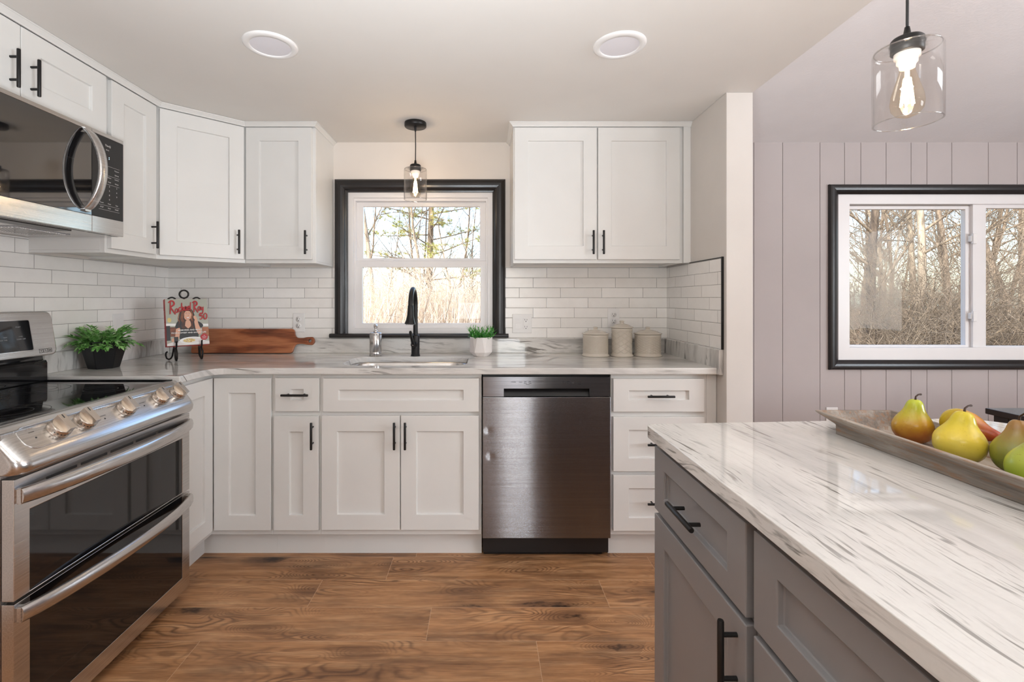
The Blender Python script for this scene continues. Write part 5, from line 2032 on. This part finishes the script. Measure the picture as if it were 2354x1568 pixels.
def pear_mat(name, top, mid, low, spot, seed):
    t_ = NT(name)
    o_ = t_.obj()
    x, y, z = t_.xyz(o_)
    n_ = t_.noise(t_.scale(o_, (1, 1, 1), (seed, seed, seed)), 26.0, 4.0, 0.6)
    lean = t_.m_('MULTIPLY', t_.m_('SUBTRACT', t_.noise(t_.scale(o_, (1, 1, 1), (seed + 5, 0, 0)), 11.0, 2.0), 0.5), 0.5)
    k = t_.m_('ADD', t_.m_('DIVIDE', z, 0.095), t_.m_('ADD', lean, t_.m_('MULTIPLY', t_.m_('SUBTRACT', n_, 0.5), 0.35)))
    c = t_.ramp(k, [(0.15, low), (0.50, mid), (0.85, top)])
    vo = t_.n('ShaderNodeTexVoronoi')
    t_.put(vo.inputs['Vector'], t_.scale(o_, (1, 1, 1), (seed, 3, 1)))
    vo.inputs['Scale'].default_value = 190.0
    sp_ = t_.m_('MULTIPLY', t_.m_('LESS_THAN', vo.outputs['Distance'], 0.13), t_.m_('GREATER_THAN', t_.noise(o_, 50, 2), 0.5))
    c = t_.mix(t_.m_('MULTIPLY', sp_, 0.4), c, spot)
    t_.set(c, 0.24, 0.0, t_.bump(n_, 0.08, 0.002), 0.5)
    return t_.m


PEAR_PROF = [(0.0, 0.035), (0.10, 0.012), (0.25, 0.0), (0.48, 0.008), (0.74, 0.075), (0.93, 0.19), (1.0, 0.33), (0.97, 0.45), (0.82, 0.57), (0.63, 0.675), (0.50, 0.77), (0.43, 0.86), (0.355, 0.93), (0.24, 0.977), (0.12, 0.992), (0.0, 0.980)]


def pear(label, loc, R, H, rot, mat, bend=0.0, stem_dir=(0.02, 0.0, 0.02)):
    o_ = thing('pear', label, 'pear', loc, 0, 'pears in the wooden tray')
    o_.rotation_euler = rot
    P = []
    for i in range(len(PEAR_PROF) - 1):
        a, b = PEAR_PROF[i], PEAR_PROF[i + 1]
        p0 = PEAR_PROF[max(0, i - 1)]
        p3 = PEAR_PROF[min(len(PEAR_PROF) - 1, i + 2)]
        for k in range(3):
            s_ = k / 3
            f = lambda q: 0.5 * (2 * a[q] + (b[q] - p0[q]) * s_ + (2 * p0[q] - 5 * a[q] + 4 * b[q] - p3[q]) * s_ ** 2 + (3 * a[q] - p0[q] - 3 * b[q] + p3[q]) * s_ ** 3)
            P.append((max(0.0, f(0)) * R, f(1) * H))
    P.append((0.0, 0.980 * H))
    P[0] = (0.0, P[0][1])
    mb = MB()
    mb.lathe(P, 40)
    sd = R * 77
    vv = []
    for x, y, z in mb.v:
        w = mnoise.noise(Vector((x * 22 + sd, y * 22, z * 22))) * 0.07
        u = max(0, z / H - 0.4)
        vv.append((x * (1 + w) + bend * u * u * H, y * (1 + w * 0.8), z))
    mb.v = vv
    mb.build('body', mat, o_, weld=True)
    u = 0.6
    tx = bend * u * u * H
    mb = MB()
    q = Vector((tx, 0, 0.972 * H))
    s_ = Vector(stem_dir)
    mb.tube([q, q + Vector((0, 0, 0.008)), q + s_ * 0.5 + Vector((0, 0, 0.012)), q + s_ + Vector((0, 0, 0.012))], [0.0022, 0.0016, 0.0015, 0.0022], 8)
    mb.build('stem', 'stem', o_)
    mb = MB()
    mb.lathe([(0.004, 0.0125), (0.0035, 0.009), (0, 0.0115)], 10)
    mb.build('calyx', 'stem', o_)


M['stem'] = plain('pear_stem', lin(58, 38, 28), 0.7)
TF = 0.9148 + 0.0125
pear('upright pear with green neck and russet base, farthest along the tray', (0.928, -1.852, TF + 0.0025), 0.0355, 0.092, (0.05, 0.0, 0.3),
     pear_mat('pear_green_russet', lin(182, 190, 52), lin(190, 148, 44), lin(158, 92, 34), lin(120, 60, 24), 1.0), 0.10, (0.016, 0, 0.0))
pear('fat yellow pear with a curled stem, at the front rim of the tray', (0.8945, -1.984, TF + 0.0065), 0.0390, 0.093, (0.06, 0.16, 0.6),
     pear_mat('pear_yellow', lin(206, 186, 46), lin(226, 200, 72), lin(214, 196, 82), lin(170, 140, 40), 3.0), 0.25, (0.022, -0.004, 0.003))
pear('speckled yellow pear lying on its side with a red-brown neck', (0.971, -1.878, TF + 0.060), 0.0310, 0.094, (math.radians(103), 0.0, math.radians(18)),
     pear_mat('pear_speckled', lin(150, 62, 30), lin(190, 128, 40), lin(186, 160, 34), lin(120, 84, 20), 5.0), 0.1, (0.010, 0, 0.0))
pear('dull olive pear with a red-flushed neck, behind the pale green one', (0.9345, -2.046, TF + 0.005), 0.0345, 0.093, (0.10, 0.05, 1.2),
     pear_mat('pear_olive', lin(150, 112, 60), lin(136, 134, 54), lin(122, 130, 50), lin(84, 76, 30), 8.0), 0.1, (-0.022, 0.0, 0.006))
pear('pale green pear with brown freckles nearest the viewer', (0.8835, -2.120, TF + 0.006), 0.0375, 0.098, (0.05, 0.10, 0.0),
     pear_mat('pear_lime', lin(150, 150, 66), lin(164, 172, 66), lin(150, 172, 50), lin(120, 92, 40), 12.0), 0.35, (0.014, 0, 0.0))

# dining table
tb = thing('dining_table', 'dark wooden dining table beneath the wide dining window', 'table', (2.194, -0.80, 0))
mb = MB()
mb.box(0, 1.5, -0.95, 0, 0.737, 0.762)
mb.build('tabletop', 'tablewood', tb, bevel=0.003)
mb = MB()
mb.box(0.018, 1.482, -0.045, -0.022, 0.640, 0.7365)
mb.box(0.018, 1.482, -0.928, -0.905, 0.640, 0.7365)
mb.box(0.018, 0.041, -0.905, -0.045, 0.640, 0.7365)
mb.box(1.459, 1.482, -0.905, -0.045, 0.640, 0.7365)
mb.build('apron', 'tablewood', tb)
for x in (0.016, 1.424):
    for y in (-0.08, -0.93):
        mb = MB()
        mb.box(x, x + 0.06, y, y + 0.06, 0, 0.7365)
        mb.build('leg', 'tablewood', tb, bevel=0.003)


# ------------------------------------------------------------------ winter woods outside
def bark(name, a, b, c):
    t_ = NT(name)
    o_ = t_.obj()
    n_ = t_.noise(t_.scale(o_, (18, 18, 3.5)), 1.0, 4.0, 0.65)
    col = t_.ramp(n_, [(0.3, a), (0.5, b), (0.7, c)])
    return t_.set(col, 0.9, 0.0, t_.bump(n_, 0.5, 0.02))


M['bark'] = bark('grey_brown_bark', lin(70, 60, 52), lin(118, 104, 90), lin(158, 142, 124))
M['bark_pale'] = bark('pale_bark', lin(96, 86, 76), lin(148, 136, 120), lin(184, 172, 154))
M['bark_dark'] = bark('dark_bark', lin(44, 38, 34), lin(78, 68, 60), lin(112, 100, 88))
M['twig'] = bark('twig_bark', lin(70, 62, 54), lin(118, 106, 92), lin(168, 152, 132))
M['straw'] = bark('dry_straw_overlit', lin(178, 156, 134), lin(212, 194, 174), lin(236, 224, 208))  # straw colour, lightened to carry the sink window's overexposed look
M['needle'] = bark('pine_needle', lin(120, 128, 62), lin(172, 172, 92), lin(216, 206, 132))
M['litter'] = plain('leaf_litter', lin(150, 118, 88), 0.95, bump=(14, 0.8, 0.05), vary=0.3)
GZ = -0.35
mb = MB()
mb.box(-40, 70, 0.3, 80, GZ - 0.3, GZ)
g_ = struct(mb.build('ground', 'litter', None))


def limb(mb, p, d, L, r, seg, ns, rng, wig, up):
    pts, rs = [p.copy()], [r]
    q, dd_ = p.copy(), d.normalized()
    for i in range(seg):
        dd_ = (dd_ + Vector((rng.uniform(-1, 1), rng.uniform(-1, 1), rng.uniform(-1, 1) + up)) * wig).normalized()
        q = q + dd_ * (L / seg)
        pts.append(q.copy())
        rs.append(r * (1 - 0.82 * (i + 1) / seg))
    mb.tube(pts, rs, ns, caps=False)
    return pts, rs


def spread(rng, d, a):
    o_ = d.orthogonal().normalized()
    o_.rotate(Matrix.Rotation(rng.uniform(0, 2 * math.pi), 3, d))
    return (d * math.cos(a) + o_ * math.sin(a)).normalized()


def tree_meshes(seed, H, r, lean, kids=17, low=0.18, twig=True):
    rng = random.Random(seed)
    tk, br = MB(), MB()
    pts, rs = limb(tk, Vector((0, 0, -0.1)), Vector((lean[0], lean[1], 1)), H, r, 12, 8, rng, 0.085, 0.25)
    for k in range(kids):
        u = low + (0.97 - low) * (k + rng.random()) / kids
        i = min(len(pts) - 2, int(u * 12))
        base = pts[i].lerp(pts[i + 1], u * 12 - i)
        d0 = (pts[i + 1] - pts[i]).normalized()
        d1 = spread(rng, d0, rng.uniform(0.5, 1.15))
        L1 = H * (0.42 - 0.26 * u) * rng.uniform(0.6, 1.15)
        p1, r1 = limb(br, base, d1, L1, max(0.006, rs[i] * 0.42), 6, 5, rng, 0.17, 0.12)
        for m in range(8):
            j = rng.randint(1, 5)
            d2 = spread(rng, (p1[j + 1] - p1[j]).normalized() if j < 6 else d1, rng.uniform(0.4, 1.0))
            p2, r2 = limb(br, p1[j], d2, L1 * rng.uniform(0.25, 0.6), max(0.0035, r1[j] * 0.55), 4, 4, rng, 0.2, 0.1)
            if twig:
                for w in range(5):
                    j2 = rng.randint(1, 3)
                    d3 = spread(rng, (p2[j2 + 1] - p2[j2]).normalized(), rng.uniform(0.4, 1.0))
                    limb(br, p2[j2], d3, L1 * rng.uniform(0.14, 0.34), 0.0034, 3, 3, rng, 0.25, 0.05)
    return tk, br


def plant_tree(tk, br, label, x, y, mt, mbr, group=None, name='bare_tree'):
    o_ = thing(name, label, 'tree', (x, y, GZ), 0, group)
    tk.build('trunk', mt, o_, recalc=False)
    br.build('branches', mbr, o_, recalc=False)
    return o_


def copy_thing(src, loc, rz, sc, label=None):
    r_ = src.copy()
    COL.objects.link(r_)
    r_.location = loc
    r_.rotation_euler = (0, 0, rz)
    r_.scale = (sc, sc, sc)
    if label:
        r_['label'] = label
    for ch in list(src.children):
        c_ = ch.copy()
        COL.objects.link(c_)
        c_.parent = r_
    return r_


def gx_(px, Y):
    return (px - VX) * (Y - CAMY) / F


# trees that can be told apart through the windows
def named(label, px, Y, H, r, lean, seed, mt='bark', mbr='twig', low=0.2, kids=16):
    tk, br = tree_meshes(seed, H, r, lean, kids, low)
    return plant_tree(tk, br, label, gx_(px, Y), Y, mt, mbr)


named('dark straight tree trunk nearest the frame side of the wide dining window', 2012, 5.6, 8.0, 0.085, (0.0, 0.0), 21, 'bark_dark')
named('pale leaning tree trunk in the middle of the sliding pane', 2112, 5.2, 8.0, 0.075, (-0.16, 0.05), 22, 'bark_pale', low=0.3)
named('slimmer pale tree trunk crossing beside the leaning one', 2122, 6.4, 8.5, 0.065, (-0.07, 0.0), 23, 'bark_pale', low=0.3)
named('crooked grey tree trunk close to the sash lock', 2188, 6.0, 7.5, 0.060, (-0.05, 0.02), 24, 'bark', low=0.3)
named('thick grey tree trunk in the fixed pane of the dining window', 2344, 6.2, 9.0, 0.085, (0.0, 0.0), 25, 'bark', low=0.35)
named('slender tree trunk beside the mullion in the fixed pane', 2287, 7.0, 8.5, 0.05, (0.01, 0.0), 26, 'bark', low=0.3)
named('pale tree trunk at the edge of the sink window by the wall cabinet', 858, 7.5, 9.0, 0.060, (0.0, 0.0), 27, 'bark_pale', low=0.25)
named('grey tree trunk in the centre of the sink window behind the tap', 985, 9.5, 8.5, 0.048, (0.02, 0.0), 28, 'bark_pale', low=0.2)

protos = []
GRP_D = 'bare trees further back in the woods'
for k in range(4):
    tk, br = tree_meshes(100 + k, 8.5 + k * 0.5, 0.055 + 0.008 * k, (0.03 * (k - 1.5), 0.0), 17, 0.2)
    protos.append((tk, br))
rng = random.Random(77)
first = [None] * 4
spots = []
for i in range(30):      # dining window view
    spots.append((rng.uniform(1940, 2480), rng.uniform(8.5, 24)))
for i in range(16):      # sink window view
    spots.append((rng.uniform(800, 1130), rng.uniform(11, 24)))
LBL = 'bare grey tree deeper in the woods outside the windows'
for i, (px, Y) in enumerate(spots):
    k = i % 4
    loc = (gx_(px, Y), Y, GZ)
    if first[k] is None:
        first[k] = plant_tree(*protos[k], LBL, loc[0], Y, ('bark', 'bark_pale', 'bark_dark', 'bark')[k], 'twig', GRP_D)
    else:
        copy_thing(first[k], loc, rng.uniform(0, 6.28), rng.uniform(0.85, 1.25) if i < 30 else rng.uniform(0.45, 0.75))


# bare shrubs
def shrub_mesh(seed, n, H, spread_):
    r_ = random.Random(seed)
    mb = MB()
    for i in range(n):
        a = r_.uniform(0, 6.28)
        d = Vector((math.cos(a) * spread_, math.sin(a) * spread_, 1))
        p = Vector((r_.gauss(0, 0.16), r_.gauss(0, 0.16), 0))
        L = H * r_.uniform(0.55, 1.05)
        pts, rs = limb(mb, p, d, L, 0.006, 7, 4, r_, 0.16, -0.03)
        for m in range(7):
            j = r_.randint(1, 6)
            d2 = spread(r_, (pts[j + 1] - pts[j]).normalized() if j < 7 else d, r_.uniform(0.4, 1.1))
            p2, _ = limb(mb, pts[j], d2, L * r_.uniform(0.2, 0.45), 0.0038, 4, 3, r_, 0.25, 0.0)
            for w in range(2):
                limb(mb, p2[r_.randint(1, 3)], spread(r_, d2, 0.8), L * 0.14, 0.0024, 2, 3, r_, 0.3, 0.0)
    return mb


def shrubs(label, cat, group, mt, seeds, spots, H, n, spread_):
    ps = []
    for i, (px, Y, sc) in enumerate(spots):
        k = i % len(seeds)
        loc = (gx_(px, Y), Y, GZ)
        if i < len(seeds):
            o_ = shrub_mesh(seeds[k], n, H, spread_).build('bare_shrub', mt, None, recalc=False)
            o_.location = loc
            o_.scale = (sc, sc, sc)
            tag(o_, label, cat, group)
            ps.append(o_)
        else:
            c_ = ps[k].copy()
            COL.objects.link(c_)
            c_.location = loc
            c_.rotation_euler = (0, 0, rng.uniform(0, 6.28))
            c_.scale = (sc, sc, sc)


sp_ = [(rng.uniform(1930, 2400), rng.uniform(3.0, 9), rng.uniform(0.75, 1.25)) for _ in range(26)]
shrubs('tangled bare shrub outside the dining window', 'shrub', 'bare shrubs outside the dining window', 'twig', (31, 32, 33), sp_, 2.7, 26, 0.6)
sp_ = [(rng.uniform(810, 1125), rng.uniform(3.2, 8), rng.uniform(0.7, 1.15)) for _ in range(34)]
shrubs('straw-coloured bare shrub outside the sink window', 'shrub', 'straw-coloured shrubs outside the sink window', 'straw', (41, 42, 43), sp_, 2.1, 36, 0.45)

# pine behind the sink window
rng = random.Random(9)
o_ = thing('pine_tree', 'yellow-green pine tree showing through the top of the sink window', 'tree', (gx_(985, 12), 12.0, GZ))
tk, br, nd_ = MB(), MB(), MB()
pts, rs = limb(tk, Vector((0, 0, -0.1)), Vector((0, 0, 1)), 9.5, 0.13, 12, 8, rng, 0.02, 0.3)
for k in range(44):
    u = 0.24 + 0.72 * k / 44
    i = min(11, int(u * 12))
    a = k * 2.4
    d = Vector((math.cos(a), math.sin(a), 0.12))
    p1, r1 = limb(br, pts[i].lerp(pts[i + 1], u * 12 - i), d, 3.0 * (1.12 - u), 0.025, 6, 5, rng, 0.08, 0.06)
    for j in range(2, 7):
        for w in range(7):
            c0 = p1[j] + Vector((rng.uniform(-.22, .22), rng.uniform(-.22, .22), rng.uniform(-.06, .16)))
            for q in range(30):
                dn = Vector((rng.uniform(-1, 1), rng.uniform(-1, 1), rng.uniform(-.4, 1))).normalized() * rng.uniform(0.09, 0.17)
                sd = dn.orthogonal().normalized() * 0.005
                nd_.add([c0 - sd, c0 + sd, c0 + dn], [(0, 1, 2)])
tk.build('trunk', 'bark', o_, recalc=False)
br.build('branches', 'bark', o_, recalc=False)
nd_.build('needles', 'needle', o_, recalc=False)

# dry grass and stalks, uncountable
rng = random.Random(13)
mb = MB()
for (p0, p1, y0, y1, n_, h0, h1) in ((800, 1135, 2.0, 16, 6500, 0.5, 2.1), (1920, 2420, 2.0, 14, 900, 0.2, 0.6)):
    for i in range(n_):
        Y = y0 + (y1 - y0) * rng.random() ** 1.4
        x = gx_(rng.uniform(p0, p1), Y)
        h = rng.uniform(h0, h1)
        a = rng.uniform(0, 6.28)
        ln = rng.uniform(0.0, 0.45) * h
        w = rng.uniform(0.003, 0.007)
        b0 = Vector((x, Y, GZ))
        s_ = Vector((math.cos(a + 1.57), math.sin(a + 1.57), 0)) * w
        m_ = b0 + Vector((math.cos(a) * ln * 0.35, math.sin(a) * ln * 0.35, h * 0.6))
        t_ = b0 + Vector((math.cos(a) * ln, math.sin(a) * ln, h * rng.uniform(0.8, 1)))
        mb.add([b0 - s_, b0 + s_, m_ + s_ * 0.8, m_ - s_ * 0.8, t_], [(0, 1, 2, 3), (3, 2, 4)])
g_ = mb.build('dry_grass', 'straw', None, recalc=False)
g_['kind'] = 'stuff'
tag(g_, 'tall dry straw-coloured grass growing outside below the windows', 'grass')
